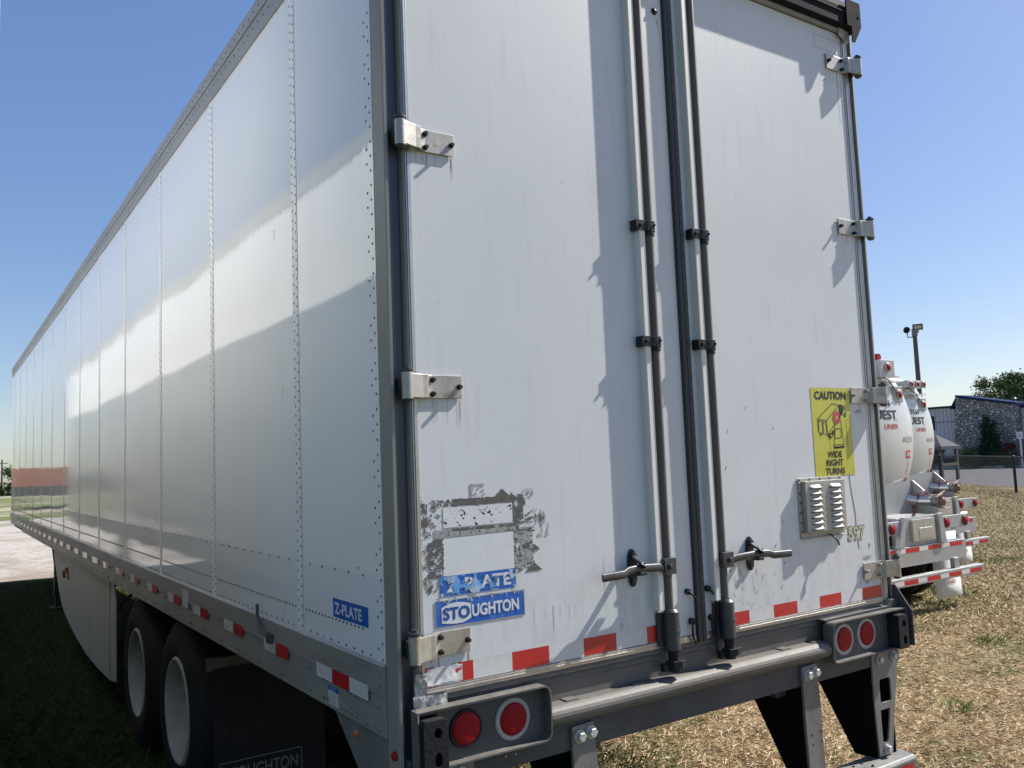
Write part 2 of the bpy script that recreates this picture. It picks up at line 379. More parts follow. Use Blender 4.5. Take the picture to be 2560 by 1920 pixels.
GREEN = np.array([(.10, .15, .035), (.15, .21, .06), (.07, .11, .03), (.20, .22, .08)])
def patch_noise(P, s, off=0):
    return np.array([mnoise.fractal(Vector((x*s, y*s, off)), .8, 2.1, 4) for x, y in P])
def col_mix(pg):
    def f(P, n):
        k = pg(P); isg = rng.random(n) < k
        a = STRAW[rng.integers(0, len(STRAW), n)]; b = GREEN[rng.integers(0, len(GREEN), n)]
        c = np.where(isg[:, None], b, a)
        return c*rng.uniform(.7, 1.2, (n, 1))
    return f
def near_sampler(n):
    # denser near the camera
    t = rng.random(n); r = 3.0+14*t**1.7; a = rng.uniform(rad(30), rad(78), n)
    P = np.stack([CAM.x+r*np.sin(a), CAM.y+r*np.cos(a)], 1)
    return P[(P[:, 1] > -2.4)]
pgf = lambda P: np.clip(.03+1.0*np.clip(patch_noise(P, .8, 5)-.16, 0, 1)+np.where(P[:, 0] < .6, .5, 0)+.5*((abs(P[:, 0]-8.0) < 2.1) & (P[:, 1] > 2.8) & (P[:, 1] < 6)), 0, .92)
tag(blade_field('dry_grass', 260000, near_sampler, col_mix(pgf), (.03, .10), (.0012, .0028), (0.0, .55)), 'short trampled dry straw grass with green tufts right of the trailer', 'grass', kind='stuff')
def far_sampler(n):
    r = 10+38*rng.random(n)**.8; a = rng.uniform(rad(50), rad(72), n)
    P = np.stack([CAM.x+r*np.sin(a), CAM.y+r*np.cos(a)], 1)
    xl = np.where(P[:, 1] < 17.6, 30.5+(P[:, 1]-11.5)*1.16, 37.6+(P[:, 1]-17.6))
    return P[P[:, 0] < xl-.3]
OLIVE = np.array([(.27, .205, .105), (.23, .18, .085), (.33, .25, .14), (.19, .16, .07), (.40, .31, .185)])
def olive(P, n):
    k = np.clip(.5+.7*patch_noise(P, .35, 3), 0, 1); isg = rng.random(n) < k
    return np.where(isg[:, None], OLIVE[rng.integers(0, 4, n)], OLIVE[rng.integers(0, 5, n)]*1.35)*rng.uniform(.75, 1.15, (n, 1))
tag(blade_field('rough_grass', 170000, far_sampler, olive, (.04, .11), (.004, .010), (.1, .8)), 'olive and tan rough grass between the tank trailers and the fence', 'grass', kind='stuff')
def left_sampler(n):
    t = rng.random(n); y = 1.0+15.5*t**1.3; x = rng.uniform(-2.2, 2.6, n)
    return np.stack([x, y+rng.normal(0, .1, n)], 1)
tag(blade_field('shaded_grass', 90000, left_sampler, lambda P, n: GREEN[rng.integers(0, 4, n)]*rng.uniform(.2, .6, (n, 1)), (.04, .13), (.0015, .0035), (.3, 1.2)), 'uncut green grass along the trailer wheels, shade painted into its colour', 'grass', kind='stuff')  # blade greens scaled down to paint the deep shade beside the trailers
def weeds_sampler(n):
    c = np.concatenate([np.stack([rng.uniform(6.2, 10.2, 60), rng.uniform(3.3, 6.0, 60)], 1), np.stack([rng.uniform(9.6, 13.6, 60), rng.uniform(4.8, 7, 60)], 1), np.stack([rng.uniform(1.5, 9, 22), rng.uniform(-1.2, 3.2, 22)], 1)])
    k = rng.integers(0, len(c), n); return c[k]+rng.normal(0, .09, (n, 2))
tag(blade_field('green_weeds', 13000, weeds_sampler, lambda P, n: GREEN[rng.integers(0, 4, n)]*rng.uniform(.7, 1.5, (n, 1)), (.04, .16), (.002, .005), (.4, 1.2)), 'bright green weeds sprouting round the tank trailer wheels and in the straw', 'weeds', kind='stuff')

# ================================================================== main dry van trailer
W = 2.6; YF = 16.6; RB = 1.33; RT = 3.955
T = empty('dry_van_trailer'); tag(T, 'long white riveted dry van trailer with closed rear doors filling the photo', 'trailer')
seams = [-.4468+1.2604*k for k in range(1, 14)]
edges = [.085]+seams+[YF]
rm = mat('rivet_heads', (.14, .14, .14), .5, .2, .2, 60)
NX = (-1, 0, 0)
for k in range(len(edges)-1):
    a, b = edges[k], edges[k+1]
    mb = MB()
    mb.box(0.0, .02, a+.0006, b-.0006, RB, RT+.02, 0)
    if k < len(edges)-1 and k > 0:      # lapped joint strip on the far side of each seam
        mb.box(-.0012, 0, a+.0025, a+.062, RB+.004, RT-.002, 3)
        mb.box(-.0006, -.0002, a+.0010, a+.0024, RB+.004, RT-.002, 2)
        for yy in (a+.014, a+.050):
            z = RB+.03+(.019 if yy > a+.03 else 0)
            while z < RT-.02:
                mb.dome((-.0012, yy, z), NX, .0055, .0020, 6, 1); z += .038
    if k == 0:
        z = RB+.02
        while z < RT-.02:
            mb.dome((0, .105, z), NX, .0050, .0025, 7, 1); z += .05
        z = RB+.05; q = 0
        while z < RT-.02:
            if q % 3 != 1: mb.dome((0, .135, z), NX, .0050, .0025, 7, 1)
            z += .05; q += 1
    y = a+(.09 if k else .17)
    while y < b-.02:
        mb.dome((0, y, 1.428), NX, .0056, .0035, 6, 1); y += .033
    y = a+.11
    while y < b-.02:
        mb.dome((0, y, 1.352), NX, .0056, .0035, 6, 1); y += .068
    y = a+.16
    while y < b-.02:
        mb.dome((0, y, 1.604), NX, .0056, .0035, 6, 1); y += .122
    mb.build('side_panel', [M['side'], rm, M['seal'], M['lap']], T)
    mb = MB(); mb.box(W-.02, W, a+.0015, b-.0015, RB, RT+.02); mb.box(W, W+.0025, a+.003, a+.062, RB+.004, RT-.002)
    mb.build('side_panel', [M['side']], T)
# scuffs
mb = MB()
for (y, z, l, t) in ((1.10, 2.96, .028, .0022), (1.10, 2.985, .02, .0028), (1.02, 2.28, .03, .002), (.28, 1.625, .01, .006), (1.02, 1.42, .04, .002), (1.05, 1.37, .03, .002), (1.02, 2.30, .012, .003)):
    mb.face([(-.001, y-t, z-l*.5), (-.001, y+t*.6, z-l*.45), (-.001, y+t, z+l*.5), (-.001, y-t*.5, z+l*.45)])
tag(mb.build('scratch', M['grime'], T), kind='stuff')
# regulation plate printed low on a panel
mb = MB()
for i in range(3):
    y0 = 4.05-i*.22
    for (ya, yb, za, zb) in ((y0, y0-.2, 1.475, 1.477), (y0, y0-.2, 1.535, 1.537), (y0, y0-.002, 1.475, 1.535), (y0-.2, y0-.202, 1.475, 1.535)):
        mb.face([(-.001, ya, za), (-.001, yb, za), (-.001, yb, zb), (-.001, ya, zb)])
    for j in range(5):
        z = 1.485+j*.009; mb.face([(-.001, y0-.02, z), (-.001, y0-.18+.02*(j % 3), z), (-.001, y0-.18+.02*(j % 3), z+.002), (-.001, y0-.02, z+.002)])
mb.build('printed_label', M['grime2'], T)

# floor, front, roof, hidden frame
mb = MB(); mb.box(.03, W-.03, .05, YF-.02, 1.20, 1.24)
y = .6
while y < YF-.3: mb.box(.03, W-.03, y, y+.04, 1.10, 1.20); y += .305
mb.box(.75, .82, .05, 15, .92, 1.1); mb.box(1.78, 1.85, .05, 15, .92, 1.1)
mb.build('floor_frame', M['darksteel'], T)
mb = MB(); mb.box(0.0, W, YF, YF+.03, 1.15, 4.05); mb.build('front_wall', M['trailerwhite'], T)
mb = MB(); mb.box(.01, W-.01, .02, YF, 4.085, 4.10); mb.build('roof', M['alu'], T)
# rails
def rivet_pair_rows(mb, x, nx, y0, y1, zs, pitch, gap, r):
    y = y0
    while y < y1:
        for z in zs:
            for d in (0, gap): mb.dome((x, y+d, z), nx, r, r*.7, 8, 1)
        y += pitch
for sx, xx, nx in ((-1, 0, (-1, 0, 0)), (1, W, (1, 0, 0))):
    mb = MB()
    p = [(xx, 4.035), (xx+sx*.014, 4.035), (xx+sx*.014, 4.105), (xx+sx*.004, 4.112), (xx-sx*.06, 4.112), (xx-sx*.06, 4.03)]
    mb.prism(p, 1, .02, YF+.03, 0)
    mb.prism([(xx-sx*.01, RT-.012), (xx+sx*.008, RT-.012), (xx+sx*.008, 4.034), (xx-sx*.01, 4.034)], 1, .05, YF+.02, 0)
    y = .1
    while y < YF:
        mb.dome((xx+sx*.014, y, 4.065), nx, .0055, .004, 6, 1); mb.dome((xx+sx*.008, y+.03, 4.000), nx, .0055, .004, 6, 1); y += .075
    mb.build('top_rail', [M['rail'], rm], T)
    mb = MB()
    p = [(xx, RB+.012), (xx+sx*.012, RB+.004), (xx+sx*.012, 1.240), (xx+sx*.006, 1.238), (xx+sx*.006, 1.112), (xx-sx*.05, 1.105), (xx-sx*.05, 1.13), (xx-sx*.006, 1.13)]
    mb.prism(p, 1, .082, 13.95, 0)
    p2 = [(a, max(b, 1.155)) for a, b in p[:5]]+[(xx-sx*.006, 1.155)]
    mb.prism(p2, 1, 13.95, YF+.03, 0)
    rivet_pair_rows(mb, xx+sx*.006, nx, .73, 13.9, (1.215, 1.140), .305, .035, .0068)
    for yy in (.60, .56): mb.dome((xx+sx*.006, yy, 1.205), nx, .009, .006, 8, 1); mb.dome((xx+sx*.006, yy, 1.14), nx, .009, .006, 8, 1)
    for yy in (.43, .39, .35, .31, .22, .13):
        for z in (1.205, 1.135): mb.dome((xx+sx*.006, yy, z+(yy-.3)*.02), nx, .009, .006, 8, 2)
    for z in (1.31, 1.27): mb.dome((xx+sx*.012, .10, z), nx, .005, .003, 6, 1)
    mb.build('bottom_rail', [M['rail'], rm, M['galv']], T, .0015)

# corner posts (folded section, open groove to the rear)
def post(mirror, z0, z1):
    f = (lambda x: W-x) if mirror else (lambda x: x)
    prof = [(0, .080), (-.0, .004), (.002, .0), (.012, -.001), (.0145, .008), (.024, .010), (.028, .022), (.043, .024), (.062, .024), (.064, .004), (.067, -.002), (.0705, -.002), (.0705, .03), (.05, .04), (.02, .04), (.015, .080)]
    mb = MB(); mb.prism([(f(x), y) for x, y in prof], 2, z0, z1, 0)
    # groove lining, dark tone painting the shade inside the groove
    q = [(.0147, .0065), (.0238, .0088), (.028, .0206), (.043, .0226), (.0618, .0226), (.0618, .0238), (.028, .0222), (.0145, .0078)]
    mb.prism([(f(x), y) for x, y in q], 2, z0+.01, z1-.01, 1)
    return mb.build('corner_post', [M['post'], M['groove']], T)
post(False, .90, 4.03); post(True, .95, 4.03)
# gusset below the rail behind the post
for xx in (.004, ):
    mb = MB(); mb.prism([(.079, 1.104), (.52, 1.104), (.12, .80), (.0, .62), (.0, .9), (.079, .9)], 0, xx, xx+.008, 0)
    if xx < 1: mb.prism([(.005, .62), (.02, .62), (.02, .90), (.005, .90)], 0, xx, xx+.06, 0)
    mb.build('rear_gusset', M['galv'], T)
mb = MB(); mb.dome((0.004, .335, 1.07), NX, .013, .012, 10, 0); mb.build('marker_lamp', M['amber'], T)
mb = MB(); mb.dome((-.001, .03, 1.075), NX, .016, .014, 10, 0); mb.build('marker_lamp', M['lens'], T)
# grab wand standing on the rail
mb = MB(); mb.tube([(-.02, 1.16, 1.262), (-.03, 1.20, 1.277), (-.032, 1.24, 1.288), (-.03, 1.275, 1.315), (-.03, 1.30, 1.35), (-.028, 1.31, 1.39)], .0075, 8)
mb.box(-.03, -.013, 1.14, 1.19, 1.245, 1.285)
mb.build('tie_down_lever', M['darksteel'], T, .002)

# side reflective tape: white + red 15 cm blocks
def tape_block(y0, red_mat=1, first=False):
    mb = MB(); x = -.0135
    mb.face([(x, y0, 1.207), (x, y0-.15, 1.207), (x, y0-.15, 1.257), (x, y0, 1.257)], 0)
    mb.face([(x, y0-.15, 1.207), (x, y0-.305, 1.207), (x, y0-.305, 1.257), (x, y0-.15, 1.257)], red_mat)
    if first: mb.face([(x, y0-.305, 1.207), (x, y0-.46, 1.207), (x, y0-.46, 1.257), (x, y0-.305, 1.257)], 0)
    mb.build('reflective_tape', [M['tapewhite'], M['red'], M['fadedtape'], M['tapewhite']], T)
for k in range(24):
    y0 = .654+.6135*k
    tape_block(y0, 1 if k < 7 else (2 if k < 9 else 3), k == 0)
mb = MB(); mb.face([(-.0140, 2.733, 1.215), (-.0140, 2.60, 1.215), (-.0140, 2.60, 1.31), (-.0140, 2.733, 1.31)]); mb.build('rail_sticker', M['tapewhite'], T)
# small notice on the rail
mb = MB(); x = -.0075
mb.face([(x, .558, 1.126), (x, .463, 1.126), (x, .463, 1.19), (x, .558, 1.19)], 0)
mb.face([(x-.0008, .558, 1.175), (x-.0008, .463, 1.175), (x-.0008, .463, 1.19), (x-.0008, .558, 1.19)], 1)
put_text(mb, 'NOTICE', .535, 1.178, -.045, .009, lambda u, v: (x-.0016, u, v), 0, .01)
for j in range(7): mb.face([(x-.0008, .548, 1.133+j*.0055), (x-.0008, .475+.008*(j % 3), 1.133+j*.0055), (x-.0008, .475+.008*(j % 3), 1.1345+j*.0055), (x-.0008, .548, 1.1345+j*.0055)], 2)
mb.build('notice_sticker', [M['tapewhite'], M['blue'], M['grime2']], T)
# blue side decal
mb = MB(); x = -.0012
mb.face([(x, .512, 1.436), (x, .209, 1.436), (x, .209, 1.502), (x, .512, 1.502)], 0)
put_text(mb, 'Z-PLATE', .494, 1.449, -.235, .040, lambda u, v: (x-.001, u, v), 1, .03)
mb.lathe([(0, .0035), (.0001, .0025)], (x-.001, .233, 1.486), NX, 12, 1)
mb.build('side_decal', [M['blue'], M['letter']], T)

# header over the doors
mb = MB()
mb.prism([(-.05, 4.036), (-.05, 4.125), (-.038, 4.165), (.03, 4.165), (.03, 4.03), (-.01, 4.03)], 0, 0.0, W, 0)
mb.prism([(-.056, 4.095), (-.056, 4.103), (-.05, 4.103), (-.05, 4.095)], 0, 0.0, W, 0)
mb.build('rear_header', [M['header']], T, .003)
mb = MB(); mb.box(.07, W-.07, -.018, .0, 4.012, 4.030); mb.build('header_trim', M['rail'], T, .001)
for mirr in (0, 1):
    f = (lambda x: W-x) if mirr else (lambda x: x)
    mb = MB(); hole = [(f(.022+.010*math.cos(t)), 4.085+.010*math.sin(t)) for t in [2*math.pi*i/12 for i in range(12)]]
    poly = [(f(-.003), 4.168), (f(-.003), 4.045), (f(.055), 3.955), (f(.075), 3.955), (f(.075), 4.033), (f(.11), 4.033), (f(.11), 4.168)]
    # plate with a punched hole: bridge the outline to the hole
    o = poly; h = hole
    ring = [(x, -.058, z) for x, z in h]
    outer = []
    cx, cz = f(.022), 4.085
    mb2 = bmesh.new()
    vo = [mb2.verts.new((x, -.058, z)) for x, z in o]; vi = [mb2.verts.new(p) for p in ring]
    eds = [mb2.edges.new((vo[i], vo[(i+1) % len(vo)])) for i in range(len(vo))]+[mb2.edges.new((vi[i], vi[(i+1) % 12])) for i in range(12)]
    bmesh.ops.triangle_fill(mb2, edges=eds, use_beauty=True)
    me = bpy.data.meshes.new('corner_plate'); mb2.to_mesh(me); mb2.free(); me.materials.append(M['gusset'])
    ob = bpy.data.objects.new('corner_plate', me); C.objects.link(ob); ob.parent = T
    sm = ob.modifiers.new('s', 'SOLIDIFY'); sm.thickness = .006; sm.offset = 0
mb = MB(); mb.grp([(2.475, -.022, 4.035), (2.545, -.023, 4.025), (2.56, -.022, 3.985), (2.545, -.014, 3.965), (2.51, -.012, 3.985), (2.47, -.02, 3.995)], [(0, 1, 2, 3, 4, 5)]); mb.build('tape_patch', M['skirt'], T)

# ---- doors
ZD0, ZD1 = 1.264, 4.01
def mapd(d): return lambda u, v: (u, -d, v)
def make_door(x0, x1, left):
    D = MB(); D.box(x0+.02 if left else x0, x1 if left else x1-.02, 0, .045, ZD0, ZD1, 0)
    D = D.build('door', M['door'], T, .002)
    mb = MB()   # aluminium edge extrusions + bottom rail
    if left: mb.box(x0, x0+.0195, -.003, .03, ZD0-.02, ZD1); mb.box(x0+.006, x0+.009, -.007, -.003, ZD0-.02, ZD1)
    else: mb.box(x1-.0195, x1, -.003, .03, ZD0-.02, ZD1); mb.box(x1-.009, x1-.006, -.007, -.003, ZD0-.02, ZD1)
    xa, xb = (x0+.021, x1) if left else (x0, x1-.021)
    mb.box(xa, xb, -.006, .03, 1.240, ZD0-.001)
    mb.box(xa, xb, -.009, -.006, 1.250, 1.254)
    mb.build('door_edging', M['alu'], D, .001)
    return D
DL = make_door(.0725, 1.283, True); DR = make_door(1.337, 2.5275, False)
DL['label'] = 'left door with a patch of torn stickers'; DR['label'] = 'right door with a yellow caution sticker and vent'
mb = MB(); mb.prism([(1.284, .0), (1.287, -.014), (1.303, -.017), (1.304, -.004), (1.309, -.004), (1.310, -.013), (1.331, -.010), (1.336, .0), (1.336, .03), (1.284, .03)], 2, 1.235, ZD1, 0)
mb.prism([(1.318, -.0125), (1.3325, -.0105), (1.3325, -.0085), (1.318, -.0105)], 2, 1.24, ZD1-.002, 1)
mb.build('door_seal', [M['seal'], M['darkface']], T)
# right post corrugated trim beside the door
mb = MB()
for xx in (2.534, 2.546, 2.558): mb.cyl((xx, .006, 1.24), (xx, .006, 4.0), .005, n=8)
mb.build('post_trim', M['alu'], T)

def hinge(z, mirr, D):
    D = T
    f = (lambda x: W+.032-x) if mirr else (lambda x: x)
    mb = MB(); h = .038
    xb = .0435
    prof = [(.0500, -.0515), (.062, -.047), (.100, -.034), (.118, -.032), (.132, -.012), (.146, -.009), (.257, -.009), (.257, -.003), (.140, -.003), (.126, -.006), (.113, -.026), (.060, -.036), (.0500, -.040)]
    mb.prism([(f(x), y) for x, y in prof], 2, z-h, z+h, 0)
    mb.cyl((f(xb), -.034, z-h-.004), (f(xb), -.034, z+h+.004), .0190, n=24, m=0)
    mb.cyl((f(xb), -.034, z+h+.004), (f(xb), -.034, z+h+.010), .0165, n=16, m=1)
    mb.cyl((f(xb), -.034, z+h+.010), (f(xb), -.034, z+h+.016), .0200, n=16, m=1)
    mb.cyl((f(xb), -.034, z+h+.016), (f(xb), -.034, z+h+.026), .010, n=6, m=1)
    mb.cyl((f(xb), -.034, z-h-.014), (f(xb), -.034, z-h-.004), .012, .019, n=16, m=1)
    o = mb.build('hinge', [M['stainless'], M['darksteel']], D, .0012)
    for (x, dz) in ((.146, .022), (.146, -.024), (.246, 0)):
        b = MB(); b.hexbolt((f(x), -.009, z+dz), (0, -1, 0), .0068, .017)
        b.build('bolt', M['stainless'] if (mirr and z < 2.5) else M['black'], o)
    # fixed butt welded on the post
    b = MB(); b.prism([(f(.030), -.030), (f(.056), -.022), (f(.056), .022), (f(.030), .012)], 2, z-h+.012, z+h-.012)
    b.build('butt', M['darksteel'], o)
    return o
for k in range(5):
    z = 3.862-.8225*k if k else 3.862
    z = [3.845, 3.040, 2.215, 1.395][k] if k < 4 else None
    if z is None: continue
    hinge(z, False, DL)
for z in (3.845, 3.022, 2.208, 1.392): hinge(z, True, DR)

def lock_rod(xr, D, sgn):
    mb = MB(); mb.prism([(xr-.060, 0), (xr-.059, -.032), (xr-.056, -.034), (xr-.031, -.0335), (xr-.029, -.031), (xr-.026, 0)], 2, 1.385, 4.005)
    mb.build('rod_channel', M['channel'], D)
    mb = MB(); mb.cyl((xr, -.024, 1.30), (xr, -.024, 4.02), .0168, n=24); mb.build('lock_rod', M['rod'], D)
    for z in (2.860, 2.403):
        mb = MB()
        h = .020
        mb.prism([(xr-.078, -.002), (xr-.076, -.038), (xr-.030, -.040), (xr-.022, -.044), (xr-.008, -.046), (xr+.012, -.046), (xr+.024, -.034), (xr+.028, -.010), (xr+.040, -.006), (xr+.040, -.001)], 2, z-h, z+h)
        mb.cyl((xr, -.024, z-h-.016), (xr, -.024, z-h), .0215, n=16)
        mb.hexbolt((xr-.055, -.038, z), (0, -1, 0), .006, .008); mb.hexbolt((xr+.010, -.045, z+.004), (0, -1, 0), .005, .006)
        mb.build('rod_guide', M['black'], D, .0015)
    # lower housing and cam
    mb = MB()
    mb.cyl((xr, -.032, 1.236), (xr, -.032, 1.375), .030, n=24); mb.cyl((xr, -.032, 1.375), (xr, -.032, 1.385), .030, .021, n=24)
    mb.cyl((xr, -.032, 1.300), (xr, -.032, 1.308), .0335, n=24)
    mb.box(xr-.052, xr+.02, -.014, -.001, 1.25, 1.372)
    mb.cyl((xr-.044, -.014, 1.36), (xr-.044, -.022, 1.36), .006, n=8); mb.cyl((xr-.044, -.014, 1.262), (xr-.044, -.022, 1.262), .006, n=8)
    mb.build('rod_housing', M['darksteel'], D, .002)
    mb = MB()
    mb.cyl((xr, -.036, 1.20), (xr, -.036, 1.236), .019, .024, n=16)
    mb.cyl((xr, -.036, 1.155), (xr, -.036, 1.20), .022, n=16)
    mb.prism([(xr-.03, -.02), (xr-.024, -.06), (xr+.012, -.068), (xr+.04, -.058), (xr+.03, -.044), (xr+.022, -.02)], 2, 1.168, 1.196)
    mb.box(xr-.05, xr-.01, -.035, -.012, 1.158, 1.186)
    mb.build('lock_cam', M['black'], D, .002)
XRL, XRR = 1.125, 1.428
lock_rod(XRL, DL, -1); lock_rod(XRR, DR, 1)
# handles
def handle(xr, xhub, zh, D, sgn):
    mb = MB(); n = 20   # oval latch plate
    ov = [(xhub+.022*math.cos(t)*(1.0), zh-.0+.070*math.copysign(abs(math.sin(t))**.75, math.sin(t))) for t in [2*math.pi*i/n for i in range(n)]]
    mb.prism(ov, 1, -.010, -.001)
    mb.cyl((xhub, -.010, zh+.045), (xhub, -.022, zh+.045), .011, n=12); mb.cyl((xhub, -.010, zh-.045), (xhub, -.016, zh-.045), .011, n=12)
    # keeper arm folded over the handle
    mb.tube([(xhub, -.012, zh+.045), (xhub+.002, -.035, zh+.030), (xhub+.004, -.060, zh+.020), (xhub+.006, -.066, zh+.004)], .012, 8, flat=(.016, .006))
    mb.box(xhub-.014, xhub+.022, -.062, -.03, zh-.024, zh-.012)
    mb.build('handle_latch', M['black'], D, .002)
    mb = MB()
    e = xhub-(.19 if sgn < 0 else -.19)
    pts = [(xr+sgn*.018, -.040, zh-.012), (xr+sgn*.06, -.046, zh-.004), (xhub, -.050, zh+.002), (xhub+sgn*.06, -.054, zh-.001), (xhub+sgn*.085, -.060, zh-.010), (e, -.062, zh-.012)]
    mb.tube(pts, .012, 8, flat=(.006, .0155))
    mb.build('handle', M['darksteel'], D)
    mb = MB(); xa, xb = sorted((xr-sgn*.022, xr+sgn*.036))
    mb.box(xa, xb, -.052, -.044, zh-.036, zh+.024); mb.box(xa, xb, -.044, -.008, zh+.014, zh+.024)
    mb.box(xr-sgn*.022-.003, xr-sgn*.022+.003, -.050, -.010, zh-.034, zh+.02)
    mb.hexbolt((xr+sgn*.012, -.052, zh-.006), (0, -1, 0), .009, .012)
    mb.build('handle_bracket', M['darksteel'], D, .002)
handle(XRL, .967, 1.551, DL, -1); handle(XRR, 1.612, 1.545, DR, 1)
# seal hooks and chain
for x0, D in ((1.245, DL), (1.352, DR)):
    mb = MB(); mb.cyl((x0, 0, 1.432), (x0, -.014, 1.432), .012, n=12)
    mb.tube([(x0, -.012, 1.435), (x0+.008, -.022, 1.42), (x0+.026, -.024, 1.402), (x0+.03, -.022, 1.34), (x0+.034, -.02, 1.315), (x0+.048, -.016, 1.305)] if D is DR else
            [(x0, -.012, 1.435), (x0+.008, -.022, 1.42), (x0+.024, -.024, 1.405), (x0+.028, -.022, 1.33), (x0+.03, -.02, 1.25)], .0042, 8)
    mb.cyl((x0+.012, 0, 1.318), (x0+.012, -.016, 1.318), .013, n=12)
    mb.tube([(x0+.012, -.014, 1.32), (x0+.004, -.016, 1.29), (x0+.006, -.018, 1.255), (x0+.016, -.018, 1.235), (x0+.026, -.018, 1.25), (x0+.026, -.016, 1.30)], .0042, 8)
    mb.build('safety_hook', M['black'], D)
mb = MB()
for i in range(5):
    z = 1.295-.027*i; w_ = .006
    pts = []
    for t in range(9):
        a = 2*math.pi*t/8; du = w_*math.cos(a); dz = .017*math.sin(a)
        pts.append((1.372+(du if i % 2 == 0 else 0), -.022+(0 if i % 2 == 0 else du), z+dz))
    mb.tube(pts, .0025, 6)
mb.build('chain', M['black'], DR)
# dark bolt head high on the left door, a few chips
mb = MB(); mb.dome((1.242, -.002, 3.79), (0, -1, 0), .015, .010, 10)
mb.face([(1.245, -.0012, 3.772), (1.258, -.0012, 3.745), (1.262, -.0012, 3.72), (1.256, -.0012, 3.742), (1.248, -.0012, 3.765)])
mb.build('door_plug', M['black'], DL)
# scratches on right door near the handle
mb = MB()
for i in range(46):
    x = random.uniform(1.47, 1.85); z = random.uniform(1.30, 1.56) if i < 36 else random.uniform(1.3, 2.2); l = random.uniform(.003, .022); a = random.uniform(-.6, .9); t = random.uniform(.0008, .0022)
    dx, dz = math.sin(a)*l, math.cos(a)*l
    mb.face([(x-t, -.0009, z), (x+t, -.0009, z-t), (x+dx+t*.4, -.0009, z+dz), (x+dx-t*.4, -.0009, z+dz)])
mb.tube([(2.325, -.0005, 1.85), (2.335, -.0005, 1.76), (2.352, -.0005, 1.66), (2.352, -.0005, 1.58), (2.362, -.0005, 1.50)], .0012, 4)
tag(mb.build('scratch', M['grime'], DR), kind='stuff')
mb = MB()
def smear(x, z, w, h, n=26, D=None):
    for i in range(n):
        a = random.gauss(0, .42)*w; b = random.gauss(0, .42)*h; s = random.uniform(.002, .007)
        mb.face([(x+a-s, -.0008-i*1e-5, z+b), (x+a, -.0008-i*1e-5, z+b-s*.8), (x+a+s*1.2, -.0008-i*1e-5, z+b+s*.1), (x+a+s*.1, -.0008-i*1e-5, z+b+s)])
smear(2.42, 1.452, .035, .012); smear(2.40, 1.34, .02, .012, 14); smear(2.43, 2.13, .03, .02, 14); smear(2.44, 1.50, .008, .02, 8)
tag(mb.build('grease_smear', M['grime2'], DR), kind='stuff')

def runs(D, spots, m_, name):
    mb = MB()
    for (x, z, n, w_, ln) in spots:
        for i in range(n):
            xx = x+random.gauss(0, 1)*w_; l = ln*random.uniform(.25, 1.1); t = random.uniform(.0005, .0013)
            mb.face([(xx-t, -.0007, z), (xx+t, -.0007, z), (xx+t*.6+.001, -.0007, z-l*.6), (xx+random.uniform(-.001, .001), -.0007, z-l)])
    tag(mb.build(name, m_, D), kind='stuff')
M['run'] = mat('water_run', (.625, .62, .605), .5, 0, .08, 30); M['rustrun'] = mat('rust_run', (.55, .46, .37), .5, 0, .15, 30)
runs(DL, [(.15, z-.04, 7, .03, .09) for z in (3.04, 2.215, 1.395)]+[(.25, z-.04, 4, .004, .10) for z in (3.04, 2.215, 1.395)], M['rustrun'], 'rust_run')
runs(DR, [(2.43, z-.04, 8, .04, .10) for z in (3.845, 3.022, 2.208, 1.392)], M['rustrun'], 'rust_run')
runs(DL, [(.62, 1.46, 7, .05, .12), (1.03, 1.45, 6, .03, .12), (.8, 1.6, 3, .1, .2), (.9, 1.36, 10, .1, .06)], M['run'], 'water_run')
runs(DR, [(1.6, 1.46, 10, .05, .12), (2.1, 1.57, 6, .1, .1), (1.9, 1.38, 12, .25, .06)], M['run'], 'water_run')
# ---- vent on the right door
mb = MB(); y0 = -.004
x0, x1, z0, z1 = 1.947, 2.257, 1.574, 1.838
mb.box(x0, x1, -.006, -.001, z0, z1)
mb.prism([(x0+.022, z0+.026), (x1-.010, z0+.026), (x1-.010, z1-.014), (x0+.022, z1-.014)], 1, -.028, -.006)
mb.box(x0, x1, -.016, -.006, z0, z0+.004)
M['ventm'] = mat('vent_aluminium', (.40, .385, .34), .5, .3, .12, 12, bump=.06, bscale=50, dirt=(.16, .14, .11), dirt_amt=.4, dscale=9)
vent = mb.build('vent', M['ventm'], DR, .004)
mb = MB()
for cx in (1.992, 2.132):
    for j in range(8):
        z = 1.800-.0258*j; mb = MB()
        w_ = .092; n = 8
        pts = []
        # half-round pressed louvre, open at the bottom
        for i in range(n+1):
            u = i/n; x = cx+w_*u; e = math.sin(math.pi*min(1, max(0, u)))**.35 if 0 < u < 1 else 0
            pts.append((x, e))
        V = []; 
        for (x, e) in pts: V += [(x, -.028, z+.006), (x, -.028-.011*e, z-.004), (x, -.028-.012*e, z-.0075)]
        fs = []
        for i in range(n):
            for k in range(2): fs.append((i*3+k, i*3+k+1, i*3+k+4, i*3+k+3))
        mb.grp(V, fs, 0, True)
        mb.face([(cx+.004, -.0285, z-.0125), (cx+w_-.004, -.0285, z-.0125), (cx+w_-.004, -.0285, z-.0042), (cx+.004, -.0285, z-.0042)], 1)
        mb.build('louvre', [M['ventm'], M['black']], DR)
mb = MB()
for i in range(5): mb.dome((x0+.012+i*.071, -.006, z1-.006), (0, -1, 0), .005, .005)
for i in range(6): mb.dome((x0+.008, -.006, z0+.03+i*.042), (0, -1, 0), .005, .005); mb.dome((x1-.004, -.006, z0+.03+i*.042), (0, -1, 0), .004, .005)
mb.build('vent_screw', M['darksteel'], DR)
